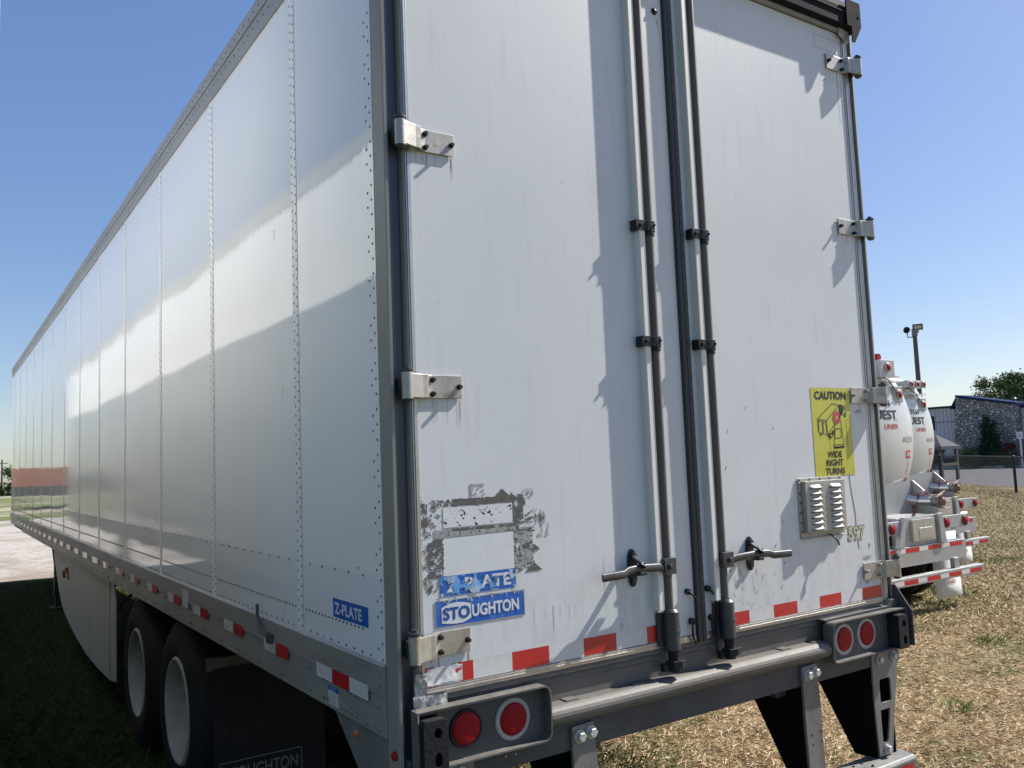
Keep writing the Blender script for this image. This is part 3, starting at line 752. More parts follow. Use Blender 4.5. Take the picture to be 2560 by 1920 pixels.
mb = MB(); mb.tube([(2.135, -.012, 1.585), (2.14, -.03, 1.572), (2.15, -.04, 1.555), (2.16, -.042, 1.535)], .004, 8); mb.build('drain_tube', M['darksteel'], DR)

# ---- caution sticker
SX0, SX1, SZ0, SZ1 = 2.084, 2.372, 1.840, 2.242
mb = MB(); d = .0012
mb.face([(SX0, -d, SZ0), (SX1, -d, SZ0), (SX1, -d, SZ1), (SX0, -d, SZ1)], 0)
# sticker coordinates: u 0..1 left-right, v 0..1 bottom-top
def SU(u, v, dd=.0022): return (SX0+u*(SX1-SX0), -dd, SZ0+v*(SZ1-SZ0))
def sline(a, b, t=.006, m=1, dd=.0022):
    ax, az = a[0]*(SX1-SX0), a[1]*(SZ1-SZ0); bx, bz = b[0]*(SX1-SX0), b[1]*(SZ1-SZ0)
    dx, dz = bx-ax, bz-az; l = math.hypot(dx, dz) or 1; nx, nz = -dz/l*t*.5, dx/l*t*.5
    mb.face([(SX0+ax+nx, -dd, SZ0+az+nz), (SX0+bx+nx, -dd, SZ0+bz+nz), (SX0+bx-nx, -dd, SZ0+bz-nz), (SX0+ax-nx, -dd, SZ0+az-nz)], m)
f2 = lambda dd: (lambda u, v: SU(u, v, dd))
put_text(mb, 'CAUTION', .09, .865, .80, .095, f2(.0022), 1, .04)
put_text(mb, 'WIDE', .32, .205, .37, .073, f2(.0022), 1, .03)
put_text(mb, 'RIGHT', .28, .110, .43, .075, f2(.0022), 1, .03)
put_text(mb, 'TURNS', .245, .015, .49, .075, f2(.0022), 1, .03)
# box trailer drawing
T_ = .0035
A, B_, C_, D_ = (.13, .645), (.35, .625), (.36, .465), (.14, .495)
for p, q in ((A, B_), (B_, C_), (C_, D_), (D_, A), (A, (.52, .82)), (B_, (.70, .80)), ((.52, .82), (.70, .80)), ((.70, .80), (.70, .66)), (C_, (.56, .585)), ((.245, .635), (.25, .48)), ((.15, .625), (.23, .617)), ((.15, .51), (.15, .625)), ((.26, .612), (.335, .605)), ((.335, .605), (.345, .49)), ((.26, .49), (.26, .612))): sline(p, q, T_)
mb.face([SU(.70, .81), SU(.78, .805), SU(.80, .77), SU(.78, .70), SU(.72, .68), SU(.70, .72)], 1)
sline((.78, .80), (.84, .765), T_); sline((.84, .765), (.86, .70), T_); sline((.86, .70), (.78, .69), T_)
def disc(u, v, ru, m, dd=.0024, n=16, k=None):
    pts = []
    for i in range(n):
        a = 2*math.pi*i/n; r = ru if (k is None or i % 2 == 0) else ru*k
        pts.append((SX0+u*(SX1-SX0)+r*math.cos(a), -dd, SZ0+v*(SZ1-SZ0)+r*math.sin(a)))
    c_ = (SX0+u*(SX1-SX0), -dd, SZ0+v*(SZ1-SZ0))
    mb.grp([c_]+pts, [(0, 1+i, 1+(i+1) % n) for i in range(n)], m)
disc(.845, .69, .010, 1); disc(.44, .455, .012, 1); disc(.50, .49, .010, 1); disc(.40, .45, .010, 1); disc(.19, .47, .006, 1)
disc(.845, .69, .004, 0, .0028); disc(.44, .455, .005, 0, .0028)
# street and car
for p, q in (((.56, .60), (.50, .315)), ((.72, .62), (.76, .325)), ((.50, .315), (.76, .325)), ((.56, .53), (.70, .535)), ((.54, .42), (.71, .43)), ((.56, .53), (.54, .42)), ((.70, .535), (.71, .43)), ((.55, .60), (.72, .62)), ((.485, .345), (.76, .350))): sline(p, q, T_)
sline((.49, .315), (.77, .322), .008)
sline((.86, .62), (.85, .34), .002); sline((.86, .62), (.90, .64), .002); sline((.85, .34), (.88, .315), .002)
for i in range(5): sline((.40+.004*i, .42-.035*i), (.402+.004*i, .40-.035*i), .003)
disc(.62, .66, .032, 2, .0030, 36, .74); disc(.62, .655, .009, 0, .0034, 10)
mb.build('caution_sticker', [M['yellow'], M['ink'], M['burst']], DR)
# number 597 with outline
mb = MB()
put_text(mb, '597', 2.280, 1.534, .135, .072, mapd(.0012), 1, .050)
put_text(mb, '597', 2.286, 1.539, .123, .062, mapd(.0020), 0, .018)
mb.build('unit_number', [M['number'], M['numedge']], DR)
# faint outlines of old decals
mb = MB()
for (x0_, x1_, z0_, z1_) in ((2.30, 2.53, 3.90, 3.965), (2.462, 2.485, 3.55, 3.74)):
    for q in ((x0_, x1_, z0_, z0_+.0018), (x0_, x1_, z1_, z1_+.0018), (x0_, x0_+.0018, z0_, z1_), (x1_, x1_+.0018, z0_, z1_)):
        mb.face([(q[0], -.0008, q[2]), (q[1], -.0008, q[2]), (q[1], -.0008, q[3]), (q[0], -.0008, q[3])])
mb.build('decal_ghost', M['grime2'], DR)

# ---- blue decals on the left door
mb = MB(); d = .0012
x0, x1, z0, z1 = .135, .480, 1.443, 1.528
mb.face([(x0, -d, z0), (x1, -d, z0), (x1, -d, z1), (x0, -d, z1)], 0)
b_ = .0025
for q in ((x0, x1, z0, z0+b_), (x0, x1, z1-b_, z1), (x0, x0+b_, z0, z1), (x1-b_, x1, z0, z1)):
    mb.face([(q[0], -.0018, q[2]), (q[1], -.0018, q[2]), (q[1], -.0018, q[3]), (q[0], -.0018, q[3])], 3)
patch = [(.158, 1.457)]+[(.158+.108*t, 1.457-.007*math.sin(math.pi*t*.9)) for t in (.25, .5, .75)]+[(.268, 1.462), (.268, 1.508)]+[(.268-.11*t, 1.508+.010*math.sin(math.pi*t)) for t in (.25, .5, .75)]+[(.158, 1.505)]
mb.face([(x, -.0020, z) for x, z in patch], 1)
put_text(mb, 'STO', .163, 1.464, .100, .040, mapd(.0028), 2, .034)
put_text(mb, 'UGHTON', .271, 1.464, .185, .040, mapd(.0028), 1, .034)
for i in range(26):   # bleached runs from the top edge
    x = random.uniform(x0+.005, x1-.008); l = random.uniform(.006, .022); t = random.uniform(.0012, .004)
    mb.face([(x-t, -.0022, z1-.002), (x+t, -.0022, z1-.002), (x+t*.5, -.0022, z1-l*.7), (x, -.0022, z1-l)], 4)
mb.build('maker_decal', [M['blue'], M['letter'], M['bluedk'], M['alu'], M['palblue']], DL)
mb = MB(); x0, x1, z0, z1 = .156, .449, 1.540, 1.603
mb.face([(x0, -d, z0), (x1, -d, z0), (x1, -d, z1), (x0, -d, z1)], 0)
put_text(mb, 'Z-PLATE', .178, 1.551, .245, .040, mapd(.0020), 1, .02)
mb.build('peeled_decal', [M['palblue'], M['grime2']], DL) if False else None
def cell_patch(x0, x1, z0, z1, cell, fn):
    mb = MB(); nx = int((x1-x0)/cell); nz = int((z1-z0)/cell)
    for i in range(nx):
        for j in range(nz):
            x = x0+i*cell; z = z0+j*cell; k = fn(x+cell/2, z+cell/2)
            if k is None: continue
            m_, dd = k
            mb.face([(x, -dd, z), (x+cell, -dd, z), (x+cell, -dd, z+cell), (x, -dd, z+cell)], m_)
    return mb
def fb(x, z, s, o=0): return mnoise.fractal(Vector((x*s, z*s, o)), .75, 2.1, 5)
# letters of the peeled decal and patches where the film is gone
V_, F_ = text_faces('Z-PLATE', .03)
mb = MB()
mb.face([(x0, -d, z0), (x1, -d, z0), (x1, -d, z1), (x0, -d, z1)], 0)
put_text(mb, 'Z-PLATE', .178, 1.551, .250, .042, mapd(.0018), 1, .03)
pk = cell_patch(x0, x1, z0, z1, .0022, lambda x, z: ((2, .0026) if fb(x, z, 26, 2)+(.30-(x-x0)*1.0)*.9+(z-z0-.04)*4 > .22 else ((3, .0030) if fb(x, z, 60, 8) > .42 and z > z0+.03 else None)))
n0 = len(mb.v); mb.v += pk.v; mb.f += [tuple(i+n0 for i in f) for f in pk.f]; mb.m += pk.m; mb.sm += pk.sm
mb.build('peeled_decal', [M['blue'], M['letter'], M['palblue'], M['grime']], DL)

def torn(x, z):
    """old sticker residue: left bars, top band, middle strip, right ragged mass"""
    a = fb(x, z, 38, 1); b = fb(x, z, 95, 4); c = fb(x*.35, z*1.6, 60, 7)
    zt = 1.832+(x-.2)*.012
    # top band
    if .15 < x < .45 and abs(z-(1.836)) < .0115+.003*a and b > -.75+(.7 if x < .215 else 0): return (0, .0012)
    if .375 < x < .44 and z > 1.846 and z < 1.873-abs(x-.405)*.85: return (0, .0013)
    if .44 < x < .50 and abs(z-(1.842-(x-.44)*.35)) < .012+.01*a: return (0, .0012)
    # middle strip
    zc = 1.741+(x-.17)*.002
    if .14 < x < .455:
        if zc+.002 < z < zc+.0115+.0015*b: return (0 if (a > -.25) else 1, .0012)
        if zc-.014+.002*b < z <= zc+.002: return (1, .0012) if b < .35 else (0, .0012)
    # left column
    if .112 < x < .172+.004*b and 1.60 < z < 1.722 and a+.35*b > -.30+abs(x-.148)*5: return (0, .0012) if (abs((z*28) % 1-.5) > .04) else None
    if .095 < x < .118 and 1.765 < z < 1.84 and a > -.25: return (0, .0012)
    if .095 < x < .17 and 1.55 < z < 1.86 and a+b*.5 > .42: return (0, .0012)
    if .09 < x < .165 and 1.57 < z < 1.85 and a > .18: return (1, .0011)
    # right mass
    if .445 < x < .49 and 1.765 < z < 1.85 and a > -.35+abs(x-.465)*8: return (0, .0012)
    if .445 < x < .535 and 1.71 < z < 1.80 and c > .02+(x-.46)*2.2: return (0, .0012)
    if .445 < x < .525 and 1.60 < z < 1.74: 
        if c > .33: return (0, .0012)
        if a > -.12: return (1, .0011)
    if .446 < x < .456 and 1.59 < z < 1.84 and b > -.2: return (0, .0013)
    if .455 < x < .53 and 1.59 < z < 1.68 and b > .18: return (0, .0013)
    if .50 < x < .553 and 1.656 < z < 1.656+.024*max(0, 1-((x-.51)/.045)**2)+.012*(x < .52): return (0, .0013)
    if .49 < x < .562 and 1.586 < z < 1.586+.03*max(0, 1-abs(x-.525)/.036): return (0, .0013)
    if .535 < x < .595 and 1.70 < z < 1.795 and abs(x-.545-(1.79-z)*.35) < .03 and fb(x*2.2, z*.5, 40, 9) > .05: return (1, .0011) if a < .2 else (0, .0012)
    if .28 < x < .335 and 1.85 < z < 1.895 and (x < .287 or abs(z-1.89) < .002 or b > .3): return (1, .0011)
    if .49 < x < .535 and 1.835 < z < 1.87 and b > .12: return (1, .0011)
    if .17 < x < .45 and 1.75 < z < 1.825 and a+b*.6 > .62: return (1, .0011)
    return None
cell_patch(.088, .60, 1.55, 1.90, .0021, torn).build('torn_sticker', [M['grime'], M['grime2']], DL)
mb = MB(); mb.face([(.170, -.0011, 1.604), (.446, -.0011, 1.592), (.446, -.0011, 1.726), (.170, -.0011, 1.722)]); mb.face([(.175, -.0011, 1.757), (.445, -.0011, 1.757), (.445, -.0011, 1.822), (.175, -.0011, 1.822)])
mb.build('clean_patch', M['letter'], DL)

# ---- reflective tape along the door bottoms
def dtape(D, xs, z0, z1):
    for a, b, m_ in xs:
        mb = MB(); mb.face([(a, -.0013, z0), (b, -.0013, z0), (b, -.0013, z1), (a, -.0013, z1)], 0)
        mb.build('reflective_tape', [M[m_]], D)
dtape(DL, [(.093, .139, 'red'), (.269, .421, 'tapewhite'), (.421, .574, 'red'), (.574, .726, 'tapewhite'), (.726, .877, 'red'), (.877, 1.027, 'tapewhite'), (1.027, 1.078, 'red')], 1.2665, 1.327)
dtape(DR, [(1.48, 1.592, 'red'), (1.592, 1.743, 'tapewhite'), (1.743, 1.896, 'red'), (1.896, 2.048, 'tapewhite'), (2.048, 2.202, 'red'), (2.202, 2.359, 'tapewhite'), (2.359, 2.506, 'red')], 1.2665, 1.318)
mb = MB(); mb.face([(.269, -.0013, 1.2665), (.269, -.0013, 1.327), (.19, -.0013, 1.327), (.225, -.0013, 1.2665)], 0); mb.build('reflective_tape', M['red'], DL)
def crumple(pts_fn, nx, nz, amp, sc_):
    mb = MB(); V = []
    for j in range(nz+1):
        for i in range(nx+1):
            x, y, z = pts_fn(i/nx, j/nz); q = mnoise.fractal(Vector((x*sc_, z*sc_, 2.5)), .6, 2.2, 4)
            V.append((x+.002*mnoise.noise(Vector((z*90, x*20, 0))), y-amp*(.5+q), z+.0035*mnoise.noise(Vector((x*80, 3, z*20)))))
    mb.grp(V, [(j*(nx+1)+i, j*(nx+1)+i+1, (j+1)*(nx+1)+i+1, (j+1)*(nx+1)+i) for j in range(nz) for i in range(nx)], 0, True)
    return mb
crumple(lambda u, v: (.098+.13*u, -.0016, 1.27+.052*v+.012*u*(1-u)), 20, 10, .003, 20).build('peeled_tape', M['tapewhite'], DL)
crumple(lambda u, v: (.048+.120*u-.006*v, -.012, 1.180+.072*v-.008*u), 24, 14, .007, 22).build('foil_tape', M['foil'], T)
crumple(lambda u, v: (.050+.040*u, -.012, 1.250+.068*v), 10, 16, .007, 26).build('foil_tape', M['foil'], T)
mb = MB(); mb.grp([(.040, -.03, 1.225), (.047, -.045, 1.19), (.062, -.05, 1.150), (.057, -.035, 1.165), (.046, -.02, 1.20)], [(0, 1, 2, 3, 4)]); mb.build('metal_splinter', M['alu'], T)

# ---- rear sill, roll bumper, lights
mb = MB()
mb.box(.071, 2.529, -.004, .05, 1.222, 1.239)          # threshold lip
mb.prism([(.012, 1.222), (.004, 1.200), (.010, 1.196), (.010, 1.118), (.05, 1.118), (.05, 1.222)], 0, .071, 2.529)
sill = mb.build('rear_sill', M['sillsteel'], T, .002)
mb = MB(); R_ = .034; prof = [(.012, 1.066)]+[(-.030-R_*math.sin(t)*1.0, 1.100-R_*math.cos(t)) for t in [math.pi*i/10 for i in range(11)]]+[(.012, 1.134)]
mb.prism(prof, 0, .530, 2.028)
mb.build('roll_bumper', M['sillsteel'], T, .003)
mb = MB(); mb.box(.02, 2.58, -.020, .05, .966, 1.066); mb.build('rear_beam', M['darkface'], T, .004)
for x in (.62, .93, 1.75, 1.95):
    mb = MB(); mb.box(x, x+.05, -.030, .009, 1.1345, 1.1385); mb.build('weld_tab', M['sillsteel'], T)
for x in (.37, .41):
    mb = MB(); mb.dome((x, -.020, 1.005), (0, -1, 0), .004, .003); mb.build('rivet', M['galvb'], T)

def rrect(x0, x1, z0, z1, r, n=6, only=None):
    pts = []
    for k, (cx, cz, a0) in enumerate(((x1-r, z1-r, 0), (x0+r, z1-r, 90), (x0+r, z0+r, 180), (x1-r, z0+r, 270))):
        if only is not None and k not in only:
            pts.append(((x1, z1), (x0, z1), (x0, z0), (x1, z0))[k]); continue
        for i in range(n+1):
            a = rad(a0+90*i/n); pts.append((cx+r*math.cos(a), cz+r*math.sin(a)))
    return pts
def light_box(x0, x1, z0, z1, lamps, rubber_x, right):
    mb = MB()
    out = rrect(x0, x1, z0, z1, .028, only=(0, 3) if not right else (1, 2)); n = len(out)
    t = .0055; cx, cz = (x0+x1)/2, (z0+z1)/2
    inn = rrect(x0+t, x1-t, z0+t, z1-t, .023, only=(0, 3) if not right else (1, 2))
    def wob(x, z, y):
        return (x, y, z)
    ya, yb = -.022, -.068
    V = []
    for (x, z) in out:
        w_ = mnoise.noise(Vector((x*14, z*14, 1)))
        V.append((x, ya, z)); V.append((x+.001*w_, yb-.010*w_*(z > cz), z+(.004*w_ if z > cz else .0015*w_)))
    for (x, z) in inn:
        w_ = mnoise.noise(Vector((x*14, z*14, 1)))
        V.append((x, ya, z)); V.append((x+.001*w_, yb-.010*w_*(z > cz), z+(.004*w_ if z > cz else .0015*w_)))
    F = []
    for i in range(n):
        j = (i+1) % n
        F += [(2*i, 2*i+1, 2*j+1, 2*j), (2*n+2*i, 2*n+2*j, 2*n+2*j+1, 2*n+2*i+1), (2*i+1, 2*n+2*i+1, 2*n+2*j+1, 2*j+1)]
    mb.grp(V, F, 0)
    B = mb.build('light_housing', M['housing'], T)
    mb = MB(); mb.prism(rrect(x0+.002, x1-.002, z0+.002, z1-.002, .026), 1, -.034, -.021); 
    for dx in (.045, ):
        for dz in (.045, -.045): mb.dome((x1-dx if not right else x1-.14, -.034, cz+dz), (0, -1, 0), .005, .004)
    mb.build('back_plate', M['darkface'], B)
    for (lx, lz, ringmat) in lamps:
        mb = MB(); mb.lathe([(0, .068), (.004, .067), (.005, .062), (.006, .053), (.002, .052)] if ringmat == 'lampring' else [(0, .060), (.006, .059), (.009, .056), (.006, .052)], (lx, -.034, lz), (0, -1, 0), 40)
        if ringmat == 'lampring':
            for a in (20, 140, 260): mb.dome((lx+.060*math.cos(rad(a)), -.039, lz+.060*math.sin(rad(a))), (0, -1, 0), .0035, .002)
        ring = mb.build('tail_light', M[ringmat], T)
        mb = MB(); mb.lathe([(0.0, .0525), (.006, .050), (.009, .040), (.0105, .02), (.011, .0005)], (lx, -.036, lz), (0, -1, 0), 36)
        mb.build('lens', M['lens'], ring)
    # rubber dock bumper with two recesses
    xa, xb = rubber_x
    mb = MB()
    n = 14; za, zb = z0+.002, z1-.022
    base = rrect(xa, xb, za, zb, .014, 5)
    bm = bmesh.new()
    vo = [bm.verts.new((x, -.095, z)) for x, z in base]; eds = [bm.edges.new((vo[i], vo[(i+1) % len(vo)])) for i in range(len(vo))]
    xc = xb-(xb-xa)*.42; holes = [(xc, zb-.040, .013, .016), (xc, za+.038, .013, .022)]
    hv = []
    for (hx, hz, ra, rb) in holes:
        vs = [bm.verts.new((hx+ra*math.cos(2*math.pi*i/n), -.095, hz+rb*math.sin(2*math.pi*i/n))) for i in range(n)]
        es = [bm.edges.new((vs[i], vs[(i+1) % n])) for i in range(n)]; eds += es; hv.append(vs)
    bmesh.ops.triangle_fill(bm, edges=eds, use_beauty=True)
    for loop, dep in [(vo, -.034)]+[(v, -.06) for v in hv]:
        b2 = [bm.verts.new((v.co.x, dep, v.co.z)) for v in loop]
        for i in range(len(loop)):
            j = (i+1) % len(loop); bm.faces.new((loop[i], loop[j], b2[j], b2[i]))
        if dep == -.06: bm.faces.new(b2)
    bmesh.ops.recalc_face_normals(bm, faces=bm.faces)
    me = bpy.data.meshes.new('dock_bumper'); bm.to_mesh(me); bm.free(); me.materials.append(M['rubber'])
    o = bpy.data.objects.new('dock_bumper', me); C.objects.link(o); o.parent = T
    bv = o.modifiers.new('b', 'BEVEL'); bv.width = .005; bv.segments = 3; bv.limit_method = 'ANGLE'; bv.angle_limit = rad(45)
light_box(.030, .528, 1.036, 1.216, [(.213, 1.130, 'black'), (.392, 1.124, 'lampring')], (.034, .118), False)
light_box(2.030, 2.588, 1.036, 1.212, [(2.150, 1.124, 'lampring'), (2.315, 1.126, 'lampring')], (2.478, 2.552), True)
mb = MB(); mb.prism([(2.03, 1.214), (2.585, 1.214), (2.595, 1.25), (2.53, 1.25), (2.50, 1.225), (2.03, 1.222)], 1, -.030, .0); mb.prism([(-.095, 1.04), (-.095, 1.20), (-.06, 1.25), (-.02, 1.31), (.02, 1.31), (.02, 1.04)], 0, 2.589, 2.597)
mb.build('corner_guard', M['darkface'], T, .003)

# ---- rear impact guard
def leg_poly(mb, x0, x1, z0, z1, y=-.024):
    mb.box(x0, x1, y-.008, y, z0, z1)
for x0 in (.633, 1.858):
    mb = MB(); x1 = x0+.108
    mb.prism([(x0, 1.048), (x1-.012, 1.052), (x1, .86), (x1+.006, .56), (x0+.012, .56), (x0+.002, .8)], 1, -.034, -.0205)
    leg = mb.build('guard_leg', M['galv'], T, .002)
    mb = MB(); mb.prism([(-.02, .965), (.30, .965), (.06, .56), (-.02, .56)], 0, x0+.004, x0+.012)
    mb.prism([(.0, .965), (.26, .965), (.05, .58), (.0, .58)], 0, x1-.012, x1-.004); mb.build('leg_gusset', M['gusset'], T)
    for dx in (.030, .080):
        mb = MB(); mb.hexbolt((x0+dx, -.034, 1.010+dx*.1), (0, -1, 0), .017, .022); mb.build('bolt', M['galvb'], leg)
    for dx, dz in ((.038, .765), (.040, .725), (.092, .770), (.094, .730)):
        mb = MB(); mb.cyl((x0+dx, -.0335, dz), (x0+dx, -.0346, dz), .005, n=8); mb.build('bolt_hole', M['ink'], leg)
for mirr in (0, 1):
    f = (lambda x: W-x) if mirr else (lambda x: x)
    bm = bmesh.new()
    outl = [(f(.055), 1.020), (f(.245), 1.022), (f(.245), .80), (f(.240), .68), (f(.232), .57), (f(.135), .57), (f(.105), .72), (f(.075), .86), (f(.055), .93)]
    h1 = rrect(*sorted((f(.115), f(.200))), .800, .905, .012, 4); 
    h2 = [(f(.205), .770), (f(.132), .770), (f(.140), .72), (f(.158), .64), (f(.168), .625), (f(.195), .625), (f(.203), .64)]
    eds = []; loops = []
    for lp in (outl, h1, h2):
        vs = [bm.verts.new((x, -.022, z)) for x, z in lp]; loops.append(vs); eds += [bm.edges.new((vs[i], vs[(i+1) % len(vs)])) for i in range(len(vs))]
    bmesh.ops.triangle_fill(bm, edges=eds, use_beauty=True)
    me = bpy.data.meshes.new('guard_leg'); bm.to_mesh(me); bm.free(); me.materials.append(M['galv'])
    o = bpy.data.objects.new('guard_leg', me); C.objects.link(o); o.parent = T
    s_ = o.modifiers.new('s', 'SOLIDIFY'); s_.thickness = .008; s_.offset = 0
    mb = MB(); xg = f(.238) if mirr else f(.06)
    mb.prism([(-.018, .965), (.34, .965), (.10, .56), (-.018, .56)], 0, xg-.004, xg+.004)
    mb.prism([(-.018, .965), (.30, .965), (.08, .56), (-.018, .56)], 0, f(.10)-.004, f(.10)+.004); mb.build('leg_gusset', M['gusset'], T)
    for dx, z in ((.085, .995), (.195, .995), (.18, .597)):
        mb = MB(); mb.hexbolt((f(dx), -.027, z), (0, -1, 0), .016, .020); mb.build('bolt', M['galvb'], o)
mb = MB(); mb.prism([(-.085, .470), (-.09, .545), (-.078, .560), (.03, .566), (.05, .55), (.05, .470)], 0, .06, 2.545)
bar = mb.build('guard_bar', M['galv'], T, .004)
for i in range(5):
    for y in (-.055, -.01):
        mb = MB(); mb.cyl((2.08+i*.06+y, y, .560), (2.08+i*.06+y, y, .5675), .006, n=8); mb.build('bar_hole', M['ink'], bar)
for i in range(8):
    a = 2.515-.31*i; mb = MB(); y = -.0905
    mb.face([(a, y+.0, .480), (a-.15, y, .480), (a-.15, y-.0005, .532), (a, y-.0005, .532)]); mb.build('reflective_tape', M['red'], T)
    mb = MB(); mb.face([(a-.15, y, .480), (a-.31, y, .480), (a-.31, y-.0005, .532), (a-.15, y-.0005, .532)]); mb.build('reflective_tape', M['tapewhite'], T)

# ---- wheels, mud flaps, skirt, landing gear
def wheel(parent, cx, cy, r, width, side, tyrem, rimm, name='wheel'):
    """outer face at x=cx, body towards +side*x"""
    s = side; ax = (s, 0, 0)
    E = MB(); hw = width
    prof = [(0.02, .315), (0.004, .36), (0.0, .42), (.012, .47), (.035, .505), (.05, r), (hw-.05, r), (hw-.035, .505), (hw-.012, .47), (hw, .42), (hw-.004, .36), (hw-.02, .30)]
    E.lathe(prof, (cx, cy, r), ax, 48)
    for k in (0.095, .14, .185): E.lathe([(k-.006, r+.0005), (k-.004, r-.012), (k+.004, r-.012), (k+.006, r+.0005)], (cx, cy, r), ax, 48)
    t = E.build(name, tyrem, parent)
    E = MB(); E.lathe([(.018, .318), (.006, .305), (.008, .296), (.03, .288), (.11, .282), (.155, .275), (.165, .24), (.160, .20), (.14, .16), (.14, .14)], (cx, cy, r), ax, 48)
    for i in range(10):
        a = 2*math.pi*i/10; E.cyl((cx+s*.155, cy+.14*math.cos(a), r+.14*math.sin(a)), (cx+s*.125, cy+.14*math.cos(a), r+.14*math.sin(a)), .014, n=6)
    E.lathe([(.165, .145), (.150, .10), (.145, .0005)], (cx, cy, r), ax, 24)
    E.build('rim', rimm, t)
    return t
for cy in (3.17, 4.44):
    wheel(T, .035, cy, .53, .27, 1, M['tyre'], M['rim']); wheel(T, .345, cy, .53, .27, 1, M['tyre'], M['rim'])
    wheel(T, W-.035, cy, .53, .27, -1, M['tyre'], M['rim']); wheel(T, W-.345, cy, .53, .27, -1, M['tyre'], M['rim'])
mb = MB()
for cy in (3.17, 4.44): mb.cyl((.5, cy, .53), (2.1, cy, .53), .065, n=16)
mb.box(.80, .90, 2.2, 5.2, .72, .90); mb.box(1.70, 1.80, 2.2, 5.2, .72, .90)
mb.build('axle', M['black'], T)
for xa, sgn in ((.04, 1), (W-.04-.61, 1)):
    mb = MB(); mb.box(xa, xa+.61, 2.30, 2.308, .13, .93)
    fl = mb.build('mud_flap', M['rubber'], T)
    mb = MB(); mb.box(xa-.03, xa+.62, 2.308, 2.33, .915, .985); mb.build('flap_hanger', M['rust'] if False else M['darksteel'], T, .003)
    mb = MB(); y = 2.298; u0, u1, v0, v1 = xa+.03, xa+.475, .312, .440
    for q in ((u0, u1, v0, v0+.005), (u0, u1, v1-.005, v1), (u0, u0+.005, v0, v1), (u1-.005, u1, v0, v1)):
        mb.face([(q[0], y, q[2]), (q[1], y, q[2]), (q[1], y, q[3]), (q[0], y, q[3])])
    put_text(mb, 'STOUGHTON', u0+.022, v0+.03, .40, .066, lambda u, v: (u, y, v), 0, .015)
    mb.build('flap_lettering', mat('flap_letter_grey', (.17, .17, .165), .7), fl)
sk = MB(); poly = [(5.45, 1.12), (5.32, .95), (5.30, .30), (5.6, .262), (6.3, .245), (6.9, .255), (7.6, .30), (8.1, .35), (8.6, .42), (8.95, .50), (9.25, .64), (9.55, .84), (9.80, 1.12)]
sk.prism(poly, 0, .045, .055); sk.prism([(5.56, 1.12), (5.575, 1.12), (5.575, .32), (5.56, .32)], 0, .035, .045)
sk.build('side_skirt', M['skirt'], T, .002)
mb = MB()
for i in range(6):
    y = 5.7+.8*i; mb.tube([(.06, y, .75), (.4, y, 1.12)], .015, 6)
mb.build('skirt_brace', M['darksteel'], T)
mb = MB(); mb.box(.028, .045, 8.35, 8.44, .90, .97); mb.tube([(.03, 8.40, .96), (.0, 8.40, .93), (.01, 8.40, .86)], .016, 8); mb.box(.034, .045, 8.3, 8.36, .84, .9); mb.build('rusty_latch', M['rust'], T, .003)
for xl in (.30, W-.42):
    mb = MB(); mb.box(xl, xl+.12, 12.2, 12.34, .22, 1.12); mb.box(xl+.015, xl+.105, 12.215, 12.325, .05, .24); mb.box(xl-.06, xl+.18, 12.12, 12.42, 0.0, .05)
    mb.tube([(xl+.05, 12.3, .45), (xl+.05, 13.1, 1.10)], .03, 8); mb.box(xl, xl+.1, 13.0, 13.4, 1.04, 1.13)
    mb.build('landing_leg', M['black'], T, .004)
mb = MB(); mb.cyl((.36, 12.27, .8), (2.2, 12.27, .8), .03, n=10); mb.build('landing_shaft', M['black'], T)

